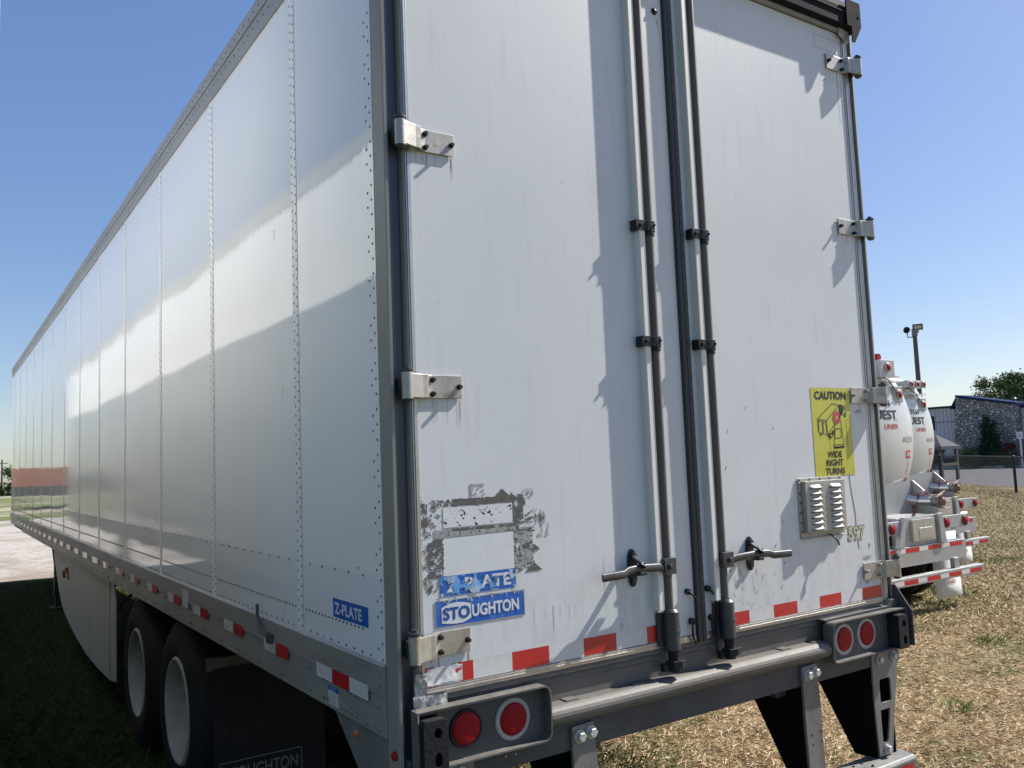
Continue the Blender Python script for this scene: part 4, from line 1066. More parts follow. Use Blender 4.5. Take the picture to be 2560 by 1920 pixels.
# ================================================================== neighbouring trailer on the left (seen mirrored in the side panels)
def other_van(x1, y0, length):
    x0 = x1-2.6; y1 = y0+length
    E = empty('parked_van_trailer', (x1-1.3, y0, 0)); ox, oy = x1-1.3, y0
    def B(name, mats, fn, bevel=0):
        mb = MB(); fn(mb); mb.v = [(a-ox, b-oy, c) for a, b, c in mb.v]; return mb.build(name, mats, E, bevel)
    for k in range(13):
        a = y0+.06+k*(length-.06)/13; b = a+(length-.06)/13
        B('side_panel', M['trailerwhite'], lambda mb: (mb.box(x1-.02, x1, a, b-.006, 1.30, 4.0), mb.box(x1, x1+.002, a, a+.05, 1.30, 4.0)))
        B('side_panel', M['trailerwhite'], lambda mb: mb.box(x0, x0+.02, a, b-.006, 1.30, 4.0))
    B('front_wall', M['trailerwhite'], lambda mb: mb.box(x0, x1, y1, y1+.03, 1.15, 4.08))
    B('roof', M['alu'], lambda mb: mb.box(x0, x1, y0, y1, 4.085, 4.105))
    for q in (x0, x1):
        B('top_rail', M['rail'], lambda mb: mb.box(q-.01, q+.01, y0, y1+.03, 4.0, 4.11)); B('bottom_rail', M['rail'], lambda mb: mb.box(q-.012, q+.012, y0+.02, y1+.03, 1.10, 1.30))
        B('corner_post', M['trailerwhite'], lambda mb: mb.box(min(q, q-.06*(1 if q == x1 else -1)), max(q, q-.06*(1 if q == x1 else -1)), y0-.002, y0+.055, .95, 4.09), .004)
    for a, b in ((x0+.07, (x0+x1)/2-.02), ((x0+x1)/2+.02, x1-.07)):
        d_ = B('door', M['door'], lambda mb: mb.box(a, b, y0, y0+.04, 1.26, 4.0), .002)
        B('lock_rod', M['rod'], lambda mb: mb.cyl(((a+b)/2+.35, y0-.03, 1.25), ((a+b)/2+.35, y0-.03, 4.0), .017))
    B('rear_sill', M['sillsteel'], lambda mb: mb.box(x0, x1, y0-.02, y0+.06, .98, 1.25), .004)
    B('floor_frame', M['darksteel'], lambda mb: mb.box(x0+.03, x1-.03, y0+.06, y1-.1, 1.12, 1.22))
    for cy in (y0+3.2, y0+4.45):
        for cx, s in ((x1-.035, -1), (x1-.345, -1), (x0+.035, 1), (x0+.345, 1)): wheel(E, cx-ox, cy-oy, .53, .27, s, M['tyre'], M['rim'])
    for q in (x0+.3, x1-.42): B('landing_leg', M['black'], lambda mb: (mb.box(q, q+.12, y0+12.2, y0+12.34, .05, 1.12), mb.box(q-.05, q+.17, y0+12.12, y0+12.42, 0, .05)), .004)
    B('guard_bar', M['galv'], lambda mb: (mb.box(x0+.1, x1-.1, y0-.06, y0+.04, .47, .57), mb.box(x0+.6, x0+.7, y0-.02, y0, .57, .98), mb.box(x1-.7, x1-.6, y0-.02, y0, .57, .98)), .004)
    return E
tag(other_van(-1.035, .845, 16.15), 'white dry van trailer at the far left edge, mirrored in the glossy side panels', 'trailer')
# orange dump truck body mirrored far down the side panels
OT = empty('orange_container_truck', (-4.2, 60, 0)); tag(OT, 'orange container on a truck chassis, seen only mirrored in the trailer side', 'truck')
orange = mat('orange_paint', (.40, .12, .05), .5, 0, .1, 2)
mb = MB(); mb.box(-2.6, 1.9, 0, 6.5, 1.5, 2.68)
for i in range(8): mb.box(-2.55+i*.6, -2.45+i*.6, -.05, 0, 1.52, 2.66)
mb.build('container', orange, OT, .02)
mb = MB(); mb.box(-2.0, 1.4, .1, 6.4, .9, 1.5); mb.build('chassis', M['darksteel'], OT)
for cx in (-2.1, 1.5): mb = MB(); mb.lathe([(-.15, .3), (-.15, .5), (.15, .5), (.15, .3)], (cx, .9, .5), (1, 0, 0), 24); mb.build('wheel', M['tyre'], OT)

# ================================================================== tank trailers
tankm = mat('tank_white_paint', (.60, .61, .61), .34, .35, .06, 1.5, (1, 1, .6), 0, None, (.42, .41, .39), .35, 2.5)
tmetal = mat('polished_alu', (.60, .60, .59), .3, .8, .1, 6, bump=.04, bscale=30)
twhite = mat('tank_frame_white', (.40, .405, .40), .42, .35, .08, 4, dirt=(.33, .30, .26), dirt_amt=.5, dscale=3)
decr = mat('red_warning_sticker', (.40, .07, .05), .5, 0, .2, 20); greyink = mat('grey_number', (.22, .23, .24), .5, 0, .15, 20)
def tank_trailer(ox, oy, label, num_top, num_side, lampbar, tx=0):
    rz = 0
    E = empty('tank_trailer', (ox, oy, 0), rz); tag(E, label, 'tank trailer', 'tank trailers parked side by side')
    # local frame: rear bumper face at y=0, centre line x=0
    R_, zc, yr = .945, 2.10, .62; dep = .26
    mb = MB(); prof = []
    for i in range(13):
        t = i/12*math.pi/2; prof.append((-dep*math.cos(t)**1.0, max(R_*math.sin(t), .001)))
    prof += [(.06, R_), (8.5, R_+.02), (8.7, .5), (8.75, .001)]
    mb.lathe(prof, (0, yr, zc), (0, 1, 0), 64); mb.lathe([(.05, R_), (.05, R_+.012), (.09, R_+.012), (.09, R_)], (0, yr, zc), (0, 1, 0), 64)
    tk = mb.build('tank', tankm, E)
    # lettering wrapped on the dished head
    def onhead(d=.004):
        def f(u, v):
            r = min(.999, math.hypot(u, v-zc)/R_); return (u, yr-dep*math.sqrt(1-r*r)-d, v)
        return f
    TL = [M['ink'], decr, greyink, M['letter']]
    def word(body, *a, m=0, off=.012, name='lettering'):
        mb = MB(); put_text(mb, body, *a, onhead(), m, off); mb.build(name, TL, tk)
    word(num_top, -.12+tx, 2.44, .42, .085); word('UEST', -.04+tx, 2.285, .46, .115, off=.03)
    word('LINER', .12+tx, 2.17, .31, .060, m=1, off=.02); word(num_side, .42, 2.00, .30, .07, m=2, off=.01)
    mb = MB(); mb.lathe([(0, .062), (.001, .042)], onhead()(-.115+tx, 2.345), (0, -1, 0), 20, 0)
    mb.face([onhead(.010)(-.11+tx, 2.315), onhead(.010)(-.04+tx, 2.275), onhead(.010)(-.02+tx, 2.275), onhead(.010)(-.075+tx, 2.325)], 1); mb.build('emblem', TL, tk)
    mb = MB(); mb.face([onhead()(-.05+tx, 2.268), onhead()(.42+tx, 2.268), onhead()(.42+tx, 2.274), onhead()(-.05+tx, 2.274)], 0); mb.build('underline', TL, tk)
    for (u0, u1, v0, v1, body) in ((.50, .64, 1.80, 1.90, 'CAUTION'), (.50, .62, 1.44, 1.56, 'WATCH')):
        mb = MB(); mb.face([onhead(.003)(u0, v0), onhead(.003)(u1, v0), onhead(.003)(u1, v1), onhead(.003)(u0, v1)], 1)
        put_text(mb, body, u0+.01, v0+.03, u1-u0-.02, .045, onhead(.007), 3, .02); mb.build('warning_sticker', TL, tk)
    mb = MB()
    for a, b in (((.55, 1.78), (.59, 1.70)), ((.59, 1.70), (.54, 1.66)), ((.54, 1.66), (.58, 1.59)), ((.52, 1.72), (.61, 1.74)), ((.54, 1.66), (.60, 1.64))):
        mb.face([onhead()(a[0], a[1]), onhead()(a[0]+.012, a[1]), onhead()(b[0]+.012, b[1]), onhead()(b[0], b[1])], 1)
    mb.build('warning_figure', TL, tk)
    # upper lamp and its bracket
    mb = MB(); mb.box(-.10, .42, yr-.30, yr+.02, 2.86, 2.97) if lampbar else mb.box(.02, .32, yr-.26, yr+.02, 2.80, 3.02)
    mb.box(.34, .52, yr-.22, yr-.06, 2.50, 2.70)
    mb.build('lamp_bracket', twhite, E, .008)
    lamps = [(.0, yr-.305, 2.915), (.17, yr-.305, 2.915), (.34, yr-.305, 2.915)] if lampbar else [(.17, yr-.265, 2.93)]
    lamps.append((.43, yr-.225, 2.60))
    for lx, ly, lz in lamps:
        r = .035 if (lampbar and lz > 2.8) else .046
        mb = MB(); mb.lathe([(0, r*1.3), (.012, r*1.25), (.014, r)], (lx, ly, lz), (0, -1, 0), 24); l_ = mb.build('marker_lamp', M['lampring'], E)
        mb = MB(); mb.lathe([(.01, r), (.022, r*.8), (.026, .001)], (lx, ly, lz), (0, -1, 0), 24); mb.build('lens', M['lens'], l_)
    if not lampbar:
        mb = MB(); mb.box(.05, .2, yr-.12, yr, 3.0, 3.10); mb.cyl((.12, yr-.12, 3.06), (.12, yr-.19, 3.06), .045, n=16); mb.build('beacon', M['lens'], E, .006)
        mb = MB(); mb.box(.08, .34, yr-.1, yr+.04, 2.98, 3.0); mb.build('beacon_shelf', M['darksteel'], E)
    mb = MB(); mb.tube([(.05, yr-.2, 2.86), (.12, yr-.3, 2.76), (.25, yr-.3, 2.62), (.40, yr-.24, 2.60)], .008, 6); mb.build('cable', M['ink'], E)
    mb = MB(); mb.box(.05, .40, yr-.30, yr-.08, 2.745, 2.76); mb.box(.1, .33, yr-.15, yr-.13, 2.66, 2.73); mb.build('plate_holder', tmetal, E)
    # walkway on top
    mb = MB(); mb.box(-.35, .35, yr+.1, yr+7, 3.06, 3.09); mb.build('walkway', tmetal, E)
    # side cradle plates with sloped top
    for s in (-1, 1):
        x = s*.62
        mb = MB(); mb.prism([(.12, 1.10), (.12, 1.26), (.42, 1.52), (1.5, 1.42), (1.5, 1.10)], 0, x-.006, x+.006); mb.prism([(.42, 1.52), (.42, 1.10), (.43, 1.10), (.43, 1.52)], 0, min(0, x*.9), max(0, x*.9)); mb.build('cradle_plate', twhite, E)
    # discharge pipe and cap
    px, pz = .60, 1.27
    mb = MB(); mb.tube([(px-.28, .62, pz+.03), (px-.10, .45, pz+.03), (px, .34, pz), (px+.03, .14, pz)], .056, 20); mb.build('discharge_pipe', tmetal, E)
    mb = MB(); mb.cyl((px+.022, .19, pz), (px+.028, .16, pz), .066, n=24, m=1); mb.cyl((px+.030, .14, pz), (px+.036, .09, pz), .072, n=24, m=1); mb.cyl((px+.038, .085, pz), (px+.042, .055, pz), .060, n=24); mb.dome((px+.042, .055, pz), (0, -1, 0), .045, .02, 16)
    for a in range(2): mb.tube([(px+.03, .12, pz+.075-.15*a), (px+.05, .05, pz+.085-.17*a)], .008, 6)
    mb.build('pipe_coupling', [mat('coupling_cap', (.20, .11, .085), .55, .3, .4, 20), M['galv']], E)
    mb = MB(); mb.tube([(-.10, .1, .95), (-.06, .02, 1.2), (.02, .0, 1.40), (.12, -.02, 1.42), (.3, .02, 1.36), (.5, .04, 1.35), (.66, .05, 1.39)], .009, 8)
    mb.tube([(-.05, .12, .92), (.0, .04, 1.18), (.07, .02, 1.37), (.2, .0, 1.38), (.42, .02, 1.33), (.60, .04, 1.36)], .008, 8)
    mb.build('air_hose', mat('red_hose', (.12, .03, .035), .5), E)
    # rear frame
    mb = MB(); mb.box(-.9, .95, .0, .10, .56+.02, .80)
    mb.box(-.42, .42, .02, .42, .80, 1.13)
    mb.prism([(-.38, .80), (-.30, 1.14), (-.36, 1.14), (-.50, .80)], 1, -.03, .02); mb.prism([(.38, .80), (.36, 1.14), (.44, 1.15), (.50, .80)], 1, -.03, .02)
    for s in (-1, 1): mb.box(*sorted((s*.40, s*1.07)), .0, .03, .95, 1.10)
    fr = mb.build('rear_frame', twhite, E, .006)
    mb = MB(); mb.box(-.16, .30, -.012, .019, .85, 1.10); mb.box(-.04, .24, -.018, -.012, .88, 1.0); mb.build('plate_panel', tmetal, E, .003)
    for s in (-1, 1):
        for dx in (.56, .97):
            mb = MB(); mb.lathe([(0, .064), (.012, .062), (.012, .052)], (s*dx, -.001, 1.024), (0, -1, 0), 24); l_ = mb.build('tail_light', M['ink'], E)
            mb = MB(); mb.lathe([(.008, .053), (.018, .045), (.022, .001)], (s*dx, -.001, 1.024), (0, -1, 0), 24); mb.build('lens', M['lens'], l_)
    # lower bar on struts
    mb = MB(); mb.box(-1.2, 1.22, -.06, .04, .375, .475)
    for s in (-1, 1): mb.box(*sorted((s*.62, s*.72)), -.03, .03, .475, .60)
    mb.build('guard_bar', twhite, E, .006)
    for (xa, xb, yy, z0, z1, st) in ((-1.2, 1.22, -.0615, .395, .445, 0), (-.88, .93, -.0015, .735, .785, 0)):
        x = xb-.06; k = 0
        while x > xa:
            w_ = .28 if k % 2 == 0 else .178; a = max(xa, x-w_)
            mb = MB(); mb.face([(a, yy, z0), (x, yy, z0), (x, yy, z1), (a, yy, z1)]); mb.build('reflective_tape', M['red'] if k % 2 == 0 else M['tapewhite'], E); x = a; k += 1
            if x <= xa+.001: break
    # fenders, wheels, flaps
    for s in (-1, 1):
        for wy in (.98, 2.28):
            for w0 in (1.22, .90): wheel(E, s*w0, wy, .52, .28, -s, M['tyre'], M['rim'])
            mb = MB(); pr = []
            for i in range(11):
                a = rad(12+156*i/10); pr.append((wy-.64*math.cos(a), .51+.62*math.sin(a)*.8))
            V = []; F = []
            for (y, z) in pr: V += [(s*.66, y, z), (s*1.28, y, z), (s*1.28, y, z-.02), (s*.66, y, z-.02)]
            for i in range(10):
                for k in range(4): F.append((4*i+k, 4*i+(k+1) % 4, 4*i+4+(k+1) % 4, 4*i+4+k))
            mb.grp(V, F, 0); mb.build('fender', twhite, E)
        mb = MB(); xa, xb = sorted((s*.68, s*1.26))
        V = []; 
        for i in range(7):
            t = i/6; V += [(xa+.02*t, .30-.03*t*t, .86-.80*t), (xb, .30-.03*t*t, .86-.80*t)]
        mb.grp(V, [(2*i, 2*i+1, 2*i+3, 2*i+2) for i in range(6)], 0, True)
        fl = mb.build('mud_flap', mat('white_flap', (.62, .63, .64), .4), E); q = fl.modifiers.new('s', 'SOLIDIFY'); q.thickness = .008
        mb = MB(); fy = lambda v: .30-.03*((.86-v)/.8)**2-.014
        put_text(mb, 'QUEST', xa+.10, .285, .36, .07, lambda u, v: (u, fy(v), v), 0, .03); put_text(mb, 'LINER', xa+.26, .225, .20, .045, lambda u, v: (u, fy(v), v), 1, .02)
        mb.build('flap_lettering', [M['ink'], decr], fl)
    mb = MB()
    for wy in (.98, 2.28): mb.cyl((-.95, wy, .51), (.95, wy, .51), .06, n=12)
    mb.box(-.85, .60, .70, 1.15, .34, .78)  # black block added to fill in the dark shade behind the bumper
    mb.box(-.5, -.38, .1, 8, .82, 1.05); mb.box(.38, .5, .1, 8, .82, 1.05); mb.box(-.3, .3, .6, 7, 1.05, 1.25)
    mb.build('axle', M['black'], E)
    for s in (-.6, .6): mb = MB(); mb.box(s-.05, s+.05, 7.2, 7.3, .02, 1.3); mb.box(s-.12, s+.12, 7.12, 7.38, 0, .03); mb.build('landing_leg', M['darksteel'], E)
    # diamond placard
    if not lampbar: mb = MB(); mb.prism([(.80, 1.68), (.92, 1.54), (.80, 1.40), (.68, 1.54)], 1, .80, .805, 0); mb.prism([(.80, 1.66), (.90, 1.54), (.80, 1.42), (.70, 1.54)], 1, .796, .7995, 1); mb.build('placard', [decr, tankm], E)
    return E
tank_trailer(8.34, 3.32, 'nearer white tank trailer just right of the van, red beacon on top', '412134', '41213', False, -.10)
tank_trailer(11.46, 4.85, 'farther white tank trailer with a bar of three small red lamps on top', '413167', '4131', True, 0)

# ================================================================== lamp post
LP = empty('light_pole', (50.0, 27.9, 0)); tag(LP, 'tall weathered wooden pole behind the tank trailers carrying two floodlights', 'light pole')
wood = mat('weathered_wood', (.12, .10, .09), .85, 0, .25, 6, (3, 3, .3), .3, 40)
def rel(mb, o): mb.v = [(a-o[0], b-o[1], c-o[2]) for a, b, c in mb.v]; return mb
lean = Vector((-1.05, .55, 0))
rv = Vector((.51, -.86, 0)); fv = Vector((-.86, -.51, 0))
mb = MB(); mb.cyl((0, 0, 0), (0, 0, 8.9), .17, .13, 14); mb.build('pole', wood, LP)
def obox(mb, c, w_, d_, h_):
    c = Vector(c); P = []
    for dz in (-h_/2, h_/2):
        for a, b in ((-1, -1), (1, -1), (1, 1), (-1, 1)): P.append(c+rv*(a*w_/2)+fv*(b*d_/2)+Vector((0, 0, dz)))
    mb.grp(P, [(0, 3, 2, 1), (4, 5, 6, 7), (0, 1, 5, 4), (1, 2, 6, 5), (2, 3, 7, 6), (3, 0, 4, 7)])
mb = MB(); obox(mb, fv*.18+Vector((0, 0, 9.0)), .34, .2, .45); mb.build('junction_box', M['galv'], LP, .02)
mb = MB(); mb.tube([Vector((0, 0, 8.75)), rv*-.42+Vector((0, 0, 8.75)), rv*-.42+Vector((0, 0, 9.05))], .035, 8); mb.lathe([(-.05, .02), (0, .16), (.10, .22), (.16, .21), (.17, .01)], rv*-.50+Vector((0, 0, 9.25)), (rv*.5+fv*.8+Vector((0, 0, -.35))), 12); mb.build('floodlight', M['black'], LP)
mb = MB(); mb.tube([rv*.1+Vector((0, 0, 8.95)), rv*.25+fv*.1+Vector((0, 0, 9.1))], .05, 8); obox(mb, rv*.20+fv*.15+Vector((0, 0, 9.33)), .60, .26, .36)
fh = mb.build('floodlight', M['black'], LP, .02)
mb = MB(); obox(mb, rv*.20+fv*.29+Vector((0, 0, 9.31)), .44, .02, .2); mb.build('lamp_glass', mat('flood_glass', (.55, .48, .30), .3), fh)

# ================================================================== building
BX = 66.8
BL = empty('stone_front_building', (BX, 33, 0)); tag(BL, 'low office building with stone front, metal siding and blue roof trim beyond the road', 'building')
def stone_mat():
    m, nt, p = newmat('rubble_stone'); N = nt.nodes.new
    tc = N('ShaderNodeTexCoord'); mp = N('ShaderNodeMapping'); mp.inputs['Scale'].default_value = (3.6, 3.6, 7.5); L(nt, tc.outputs['Object'], mp.inputs['Vector'])
    v = N('ShaderNodeTexVoronoi'); v.inputs['Scale'].default_value = 1.0; v.inputs['Randomness'].default_value = .85; L(nt, mp.outputs[0], v.inputs['Vector'])
    v2 = N('ShaderNodeTexVoronoi'); v2.feature = 'DISTANCE_TO_EDGE'; v2.inputs['Scale'].default_value = 1.0; v2.inputs['Randomness'].default_value = .85; L(nt, mp.outputs[0], v2.inputs['Vector'])
    cr = N('ShaderNodeValToRGB'); e = cr.color_ramp; e.elements[0].color = (.27, .255, .23, 1); e.elements[1].color = (.74, .69, .60, 1)
    e.elements.new(.45).color = (.42, .39, .34, 1); e.elements.new(.75).color = (.57, .53, .46, 1)
    sp = N('ShaderNodeSeparateColor'); L(nt, v.outputs['Color'], sp.inputs[0]); L(nt, sp.outputs[0], cr.inputs[0])
    r = N('ShaderNodeMapRange'); r.inputs[1].default_value = .03; r.inputs[2].default_value = .12; L(nt, v2.outputs['Distance'], r.inputs[0])
    mx = N('ShaderNodeMix'); mx.data_type = 'RGBA'; mx.inputs[6].default_value = (.12, .115, .11, 1); L(nt, r.outputs[0], mx.inputs[0]); L(nt, cr.outputs[0], mx.inputs[7]); L(nt, mx.outputs[2], p.inputs['Base Color'])
    b = N('ShaderNodeBump'); b.inputs['Strength'].default_value = 1; b.inputs['Distance'].default_value = .06; L(nt, r.outputs[0], b.inputs['Height']); L(nt, b.outputs[0], p.inputs['Normal']); p.inputs['Roughness'].default_value = .9
    return m
def B2(name, mats, fn, parent=None, bevel=0):
    mb = MB(); fn(mb); mb.v = [(a-BX, b-33, c) for a, b, c in mb.v]; return mb.build(name, mats, parent or BL, bevel)
siding = mat('grey_siding', (.56, .54, .54), .6, 0, .06, 1, (1, 1, .2)); trimb = mat('blue_trim', (.016, .034, .09), .9, spec=.05)
B2('stone_wall', stone_mat(), lambda mb: mb.prism([(35.35, 0), (30.45, 0), (30.35, 4.72), (34.82, 5.62), (35.1, 4.0)], 0, BX, BX+2.2))
B2('roof_trim', trimb, lambda mb: (mb.prism([(34.82, 5.62), (30.25, 4.70), (30.25, 4.86), (34.85, 5.80)], 0, BX-.12, BX+2.3), mb.prism([(34.84, 5.80), (34.80, 5.6), (35.32, 4.72), (35.52, 4.72)], 0, BX+.15, BX+2.3)))
def sid(mb, y0, y1, z0, z1):
    mb.box(BX+.9, BX+12, y0, y1, z0, z1, 0)
    y = y0
    while y < y1: mb.box(BX+.86, BX+.9, y, y+.06, z0, z1, 0); y += .33
    mb.box(BX+.85, BX+.9, y0, y1, 3.72, 3.76, 1)
B2('siding_wall', [siding, M['ink']], lambda mb: sid(mb, 35.2, 60, 0, 4.95))
B2('siding_wall', [siding, M['ink']], lambda mb: sid(mb, 14, 30.5, 2.0, 4.6))
B2('lower_wall', mat('dark_entry', (.03, .028, .03), .6), lambda mb: mb.box(BX+2.5, BX+12, 14, 30.5, 0, 2.0))
B2('fascia', trimb, lambda mb: (mb.box(BX+.75, BX+1.2, 35.2, 60, 4.86, 5.02), mb.box(BX+.75, BX+1.2, 14, 30.45, 4.45, 4.66)))
B2('roof', mat('roof_metal', (.35, .36, .38), .6), lambda mb: mb.box(BX+1.2, BX+12, 14, 60, 4.6, 4.75))
wf = B2('window', trimb, lambda mb: mb.box(BX+.80, BX+.88, 37.3, 38.35, 3.1, 4.25)); B2('pane', mat('dark_glass', (.03, .06, .12), .15), lambda mb: (mb.box(BX+.78, BX+.80, 37.38, 37.78, 3.18, 4.17), mb.box(BX+.78, BX+.80, 37.88, 38.27, 3.18, 4.17)), wf)
dr = B2('door', M['ink'], lambda mb: mb.box(BX+.80, BX+.86, 36.75, 37.75, 0, 2.1)); B2('door_sign', M['white'], lambda mb: mb.box(BX+.78, BX+.80, 37.0, 37.4, 1.75, 1.95), dr)
B2('roof_vent', M['galv'], lambda mb: (mb.cyl((BX+1.5, 31.1, 4.6), (BX+1.5, 31.1, 5.25), .10), mb.cyl((BX+1.5, 31.1, 5.22), (BX+1.5, 31.1, 5.34), .2, .1)))
# sign on a post
SP = empty('sign_post', (63.5, 28.6, 0)); tag(SP, 'small white sign on a slim white post at the right edge near the shrubs', 'sign')
mb = MB(); mb.cyl((0, 0, 0), (0, 0, 2.5), .05); mb.build('post', M['white'], SP); mb = MB(); mb.box(-.06, -.04, -.2, .2, 2.1, 2.6); mb.build('sign_board', M['white'], SP)
mb = MB()
for j in range(3): mb.box(-.064, -.061, -.13, .13, 2.22+.1*j, 2.26+.1*j)
mb.build('sign_print', M['bluedk'], SP)
# wooden shelter
KS = empty('shelter', (42.7, 23.0, 0)); tag(KS, 'small wooden shelter with a hipped grey roof standing between fence and building', 'shelter')
ksr = mat('shelter_roof', (.13, .13, .135), .9, 0, .15, 3, spec=.05)
KO = Vector((0, 0, 0)); a_ = .74
for (x, y) in ((-a_, -a_), (a_, -a_), (-a_, a_), (a_, a_)):
    mb = MB(); mb.box(x-.07, x+.07, y-.07, y+.07, 0, 1.75); mb.build('post', wood, KS)
mb = MB(); mb.tube([(-a_, -a_, 1.15), (-a_, -a_+.45, 1.7)], .05, 6); mb.tube([(-a_, -a_, 1.15), (-a_+.45, -a_, 1.7)], .05, 6); mb.tube([(-a_, a_, 1.15), (-a_, a_-.45, 1.7)], .05, 6); mb.build('brace', wood, KS)
mb = MB(); mb.box(-a_-.09, -a_+.02, -a_-.1, a_+.1, .80, .95); mb.box(-a_, a_, -a_-.09, -a_+.02, .80, .95); mb.build('bench_rail', wood, KS)
e_ = .92; mb = MB(); mb.grp([(-e_, -e_, 1.80), (e_, -e_, 1.80), (e_, e_, 1.80), (-e_, e_, 1.80), (0, -.1, 2.47), (0, .1, 2.47)], [(0, 1, 4), (1, 2, 5, 4), (2, 3, 5), (3, 0, 4, 5), (0, 3, 2, 1)], 0)
mb.box(-e_-.02, e_+.02, -e_-.02, -e_, 1.66, 1.82); mb.box(-e_-.02, -e_, -e_, e_, 1.66, 1.82); mb.build('hip_roof', ksr, KS)

# ================================================================== fence
FE = empty('chain_link_fence', (32.75, 14.15, 0)); tag(FE, 'black chain link fence with slim posts along the road', 'fence')
fd = Vector((41.2-32.75, 21.9-14.15, 0)); fl_ = fd.length; fd.normalize()
FH = 1.36
for i in range(-4, 12):
    if i % 1 == 0:
        p_ = fd*(i*fl_/3.0) if False else fd*(i*fl_)
        if abs(i) > 3: continue
        mb = MB(); mb.cyl(p_, p_+Vector((0, 0, FH+.02)), .055 if i != 1 else .07, n=8); mb.dome(p_+Vector((0, 0, FH+.02)), (0, 0, 1), .06, .04); mb.build('post', M['black'], FE)
mb = MB(); mb.cyl(fd*(-3*fl_)+Vector((0, 0, FH)), fd*(3*fl_)+Vector((0, 0, FH)), .03, n=6); mb.build('rail', M['black'], FE)
mb = MB(); s_ = -1.2*fl_; e2 = 1.9*fl_; pitch = .16; up = Vector((0, 0, 1)); nrm = fd.cross(up)
while s_ < e2:
    for sg in (1, -1):
        a = fd*s_+up*.03; b = fd*(s_+sg*FH*.9)+up*(FH-.02); t = fd*.009
        mb.face([a-t, a+t, b+t, b-t], 0)
    s_ += pitch
mb.build('wire_mesh', M['darksteel'], FE)

# ================================================================== vegetation
def leaf_mat(name, c1, c2):
    m, nt, p = newmat(name); N = nt.nodes.new
    g_ = N('ShaderNodeNewGeometry'); cr = N('ShaderNodeMix'); cr.data_type = 'RGBA'; cr.inputs[6].default_value = c1+(1,); cr.inputs[7].default_value = c2+(1,)
    L(nt, g_.outputs['Random Per Island'], cr.inputs[0]); L(nt, cr.outputs[2], p.inputs['Base Color']); p.inputs['Roughness'].default_value = .6; p.inputs['Specular IOR Level'].default_value = .25
    return m
def crown(name, blobs, n, size, m, parent, squash=1.0):
    V = np.empty((n, 4, 3)); wts = np.array([b[3]**2 for b in blobs]); wts /= wts.sum(); k = rng.choice(len(blobs), n, p=wts)
    ctr = np.array([b[:3] for b in blobs])[k]; r = np.array([b[3] for b in blobs])[k]
    d = rng.normal(size=(n, 3)); d /= np.linalg.norm(d, axis=1)[:, None]
    rr = r*(rng.random(n)**.45)*(1+.18*rng.normal(size=n)); P = ctr+d*rr[:, None]*np.array([1, 1, squash])
    P[:, 2] = np.maximum(P[:, 2], .05)
    a = rng.normal(size=(n, 3)); a /= np.linalg.norm(a, axis=1)[:, None]; b = np.cross(a, rng.normal(size=(n, 3))); b /= np.linalg.norm(b, axis=1)[:, None]
    s = rng.uniform(.5, 1.2, n)[:, None]*size
    V[:, 0] = P-a*s; V[:, 1] = P+b*s*.45; V[:, 2] = P+a*s; V[:, 3] = P-b*s*.45
    me = bpy.data.meshes.new(name); me.vertices.add(n*4); me.vertices.foreach_set('co', V.ravel()); me.loops.add(n*4); me.loops.foreach_set('vertex_index', np.arange(n*4, dtype=np.int32))
    me.polygons.add(n); me.polygons.foreach_set('loop_start', np.arange(0, n*4, 4, dtype=np.int32)); me.polygons.foreach_set('loop_total', np.full(n, 4, dtype=np.int32)); me.update(); me.validate(); me.materials.append(m)
    o = bpy.data.objects.new(name, me); C.objects.link(o); o.parent = parent; return o
bark = mat('bark', (.10, .075, .055), .9, 0, .3, 8, (3, 3, .5), .4, 20)
TR = empty('tree', (92, 43.0, 0)); tag(TR, 'large broad deciduous tree rising behind the stone building', 'tree')
mb = MB(); mb.cyl((0, 0, 0), (.1, 0, 4), .4, .28, 10)
bl = []
for i in range(46):
    a = random.uniform(0, 2*math.pi); q = random.random()**.5; x, y = math.cos(a)*3.6*q, math.sin(a)*5.2*q; z = 5.2+3.6*(1-q*q)*random.uniform(.55, 1.05)+random.uniform(-.6, .4)
    bl.append((x, y, z, random.uniform(.55, 1.1)))
    if i % 4 == 0: mb.tube([(.1, 0, 3.6), (x*.5, y*.5, 4.6), (x, y, z)], .07, 6)
mb.build('trunk', bark, TR)
crown('crown', bl, 26000, .15, leaf_mat('tree_leaf', (.028, .055, .016), (.10, .15, .045)), TR)
CF = empty('conifer', (65.9, 32.1, 0)); tag(CF, 'dark upright conifer against the stone wall', 'tree')
mb = MB(); mb.cyl((0, 0, 0), (0, 0, 3.9), .12, .02, 8); mb.build('trunk', bark, CF)
bl = [(random.gauss(0, .12), random.gauss(0, .12)+.55*math.cos(i*2.4)*(1-i/60), .3+3.7*i/46, .16+.62*(1-i/46)**.8*random.uniform(.7, 1.1)) for i in range(46)]
crown('crown', bl, 11000, .085, leaf_mat('conifer_leaf', (.012, .028, .014), (.045, .075, .03)), CF)
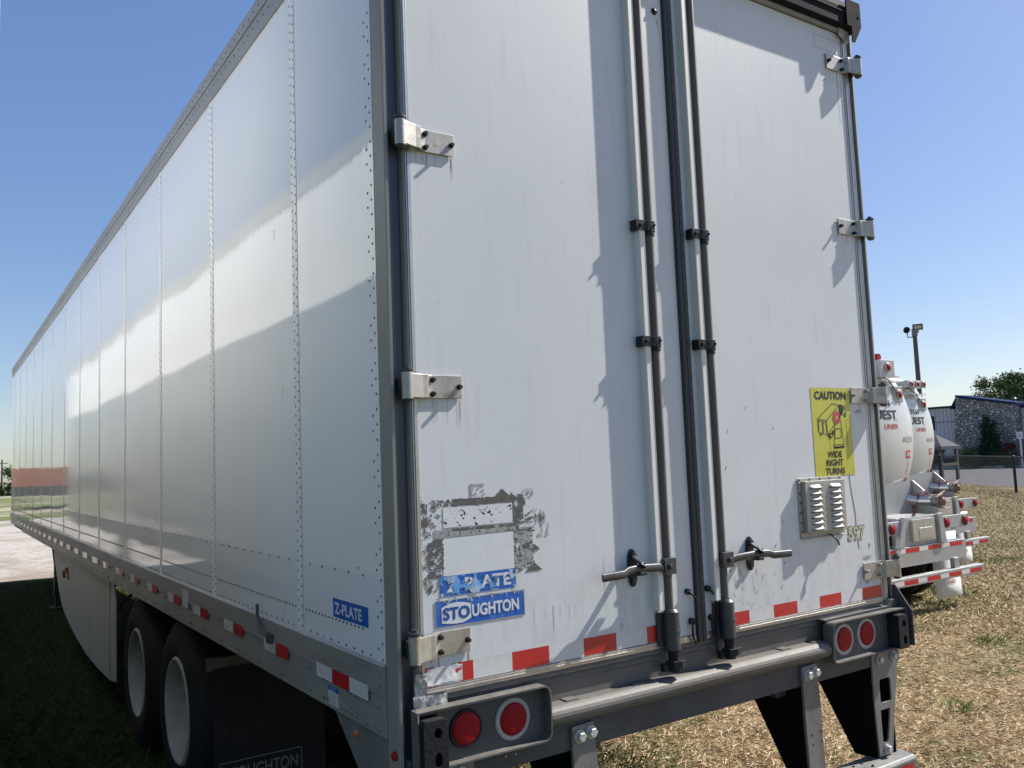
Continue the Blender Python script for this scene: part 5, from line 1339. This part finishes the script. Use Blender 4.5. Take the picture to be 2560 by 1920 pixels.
for (y, x, r, h, cols, lab) in ((34.9, 65.7, .55, .9, ((.03, .05, .035), (.07, .10, .07)), 'low blue green shrub left of the golden bush under the stone wall'), (33.6, 65.5, .95, 1.75, ((.06, .08, .02), (.20, .19, .06)), 'golden green bush in front of the stone wall'),
        (32.5, 65.0, .45, .8, ((.04, .06, .05), (.10, .14, .12)), 'small grey blue shrub at the foot of the conifer'), (31.3, 65.6, .8, 1.3, ((.04, .055, .02), (.12, .13, .05)), 'loose olive shrub right of the conifer'), (30.3, 65.2, .55, .95, ((.03, .05, .045), (.09, .13, .11)), 'rounded blue green shrub by the wall end'), (30.6, 66.0, .45, 2.0, ((.10, .02, .02), (.20, .06, .04)), 'dark red leaved shrub at the wall corner'),
        (36.2, 65.5, .8, .9, ((.03, .05, .03), (.09, .12, .06)), 'rounded dark shrub seen through the shelter'), (38.0, 65.5, .8, .9, ((.03, .05, .03), (.08, .11, .05)), 'rounded dark shrub beside the tank trailer edge')):
    S_ = empty('shrub', (x, y, 0)); tag(S_, lab, 'shrub', 'shrubs in front of the building')
    bl = [(random.gauss(0, r*.35), random.gauss(0, r*.42), h*random.uniform(.15, .85), r*random.uniform(.35, .6)*(1.0)) for i in range(12)]
    crown('crown', bl, 2600, .07, leaf_mat('shrub_leaf', *cols), S_); mb = MB(); mb.cyl((0, 0, 0), (0, 0, h*.5), .04, .02, 6); mb.build('stem', bark, S_)
# far hedge / tree line at the left
HG = empty('hedge', (7, 123, 0)); tag(HG, 'distant green tree line at the left edge behind the gravel yard', 'tree line', kind='stuff')
bl = [(-14+i*.7+random.gauss(0, .4), random.gauss(0, 1.0), random.uniform(.5, 2.0), random.uniform(.8, 1.4)) for i in range(90)]+[(-.3+random.gauss(0, .5), 0, 2.9, .8) for i in range(6)]
crown('foliage', bl, 26000, .22, leaf_mat('hedge_leaf', (.03, .06, .02), (.11, .17, .05)), HG)
UP = empty('utility_pole', (5.75, 126, 0)); tag(UP, 'thin distant utility pole above the hedge at the left edge', 'pole')
mb = MB(); mb.cyl((0, 0, 0), (0, 0, 4.6), .12, .09, 8); mb.box(-.7, .7, -.05, .05, 4.1, 4.2); mb.build('pole', M['darksteel'], UP)
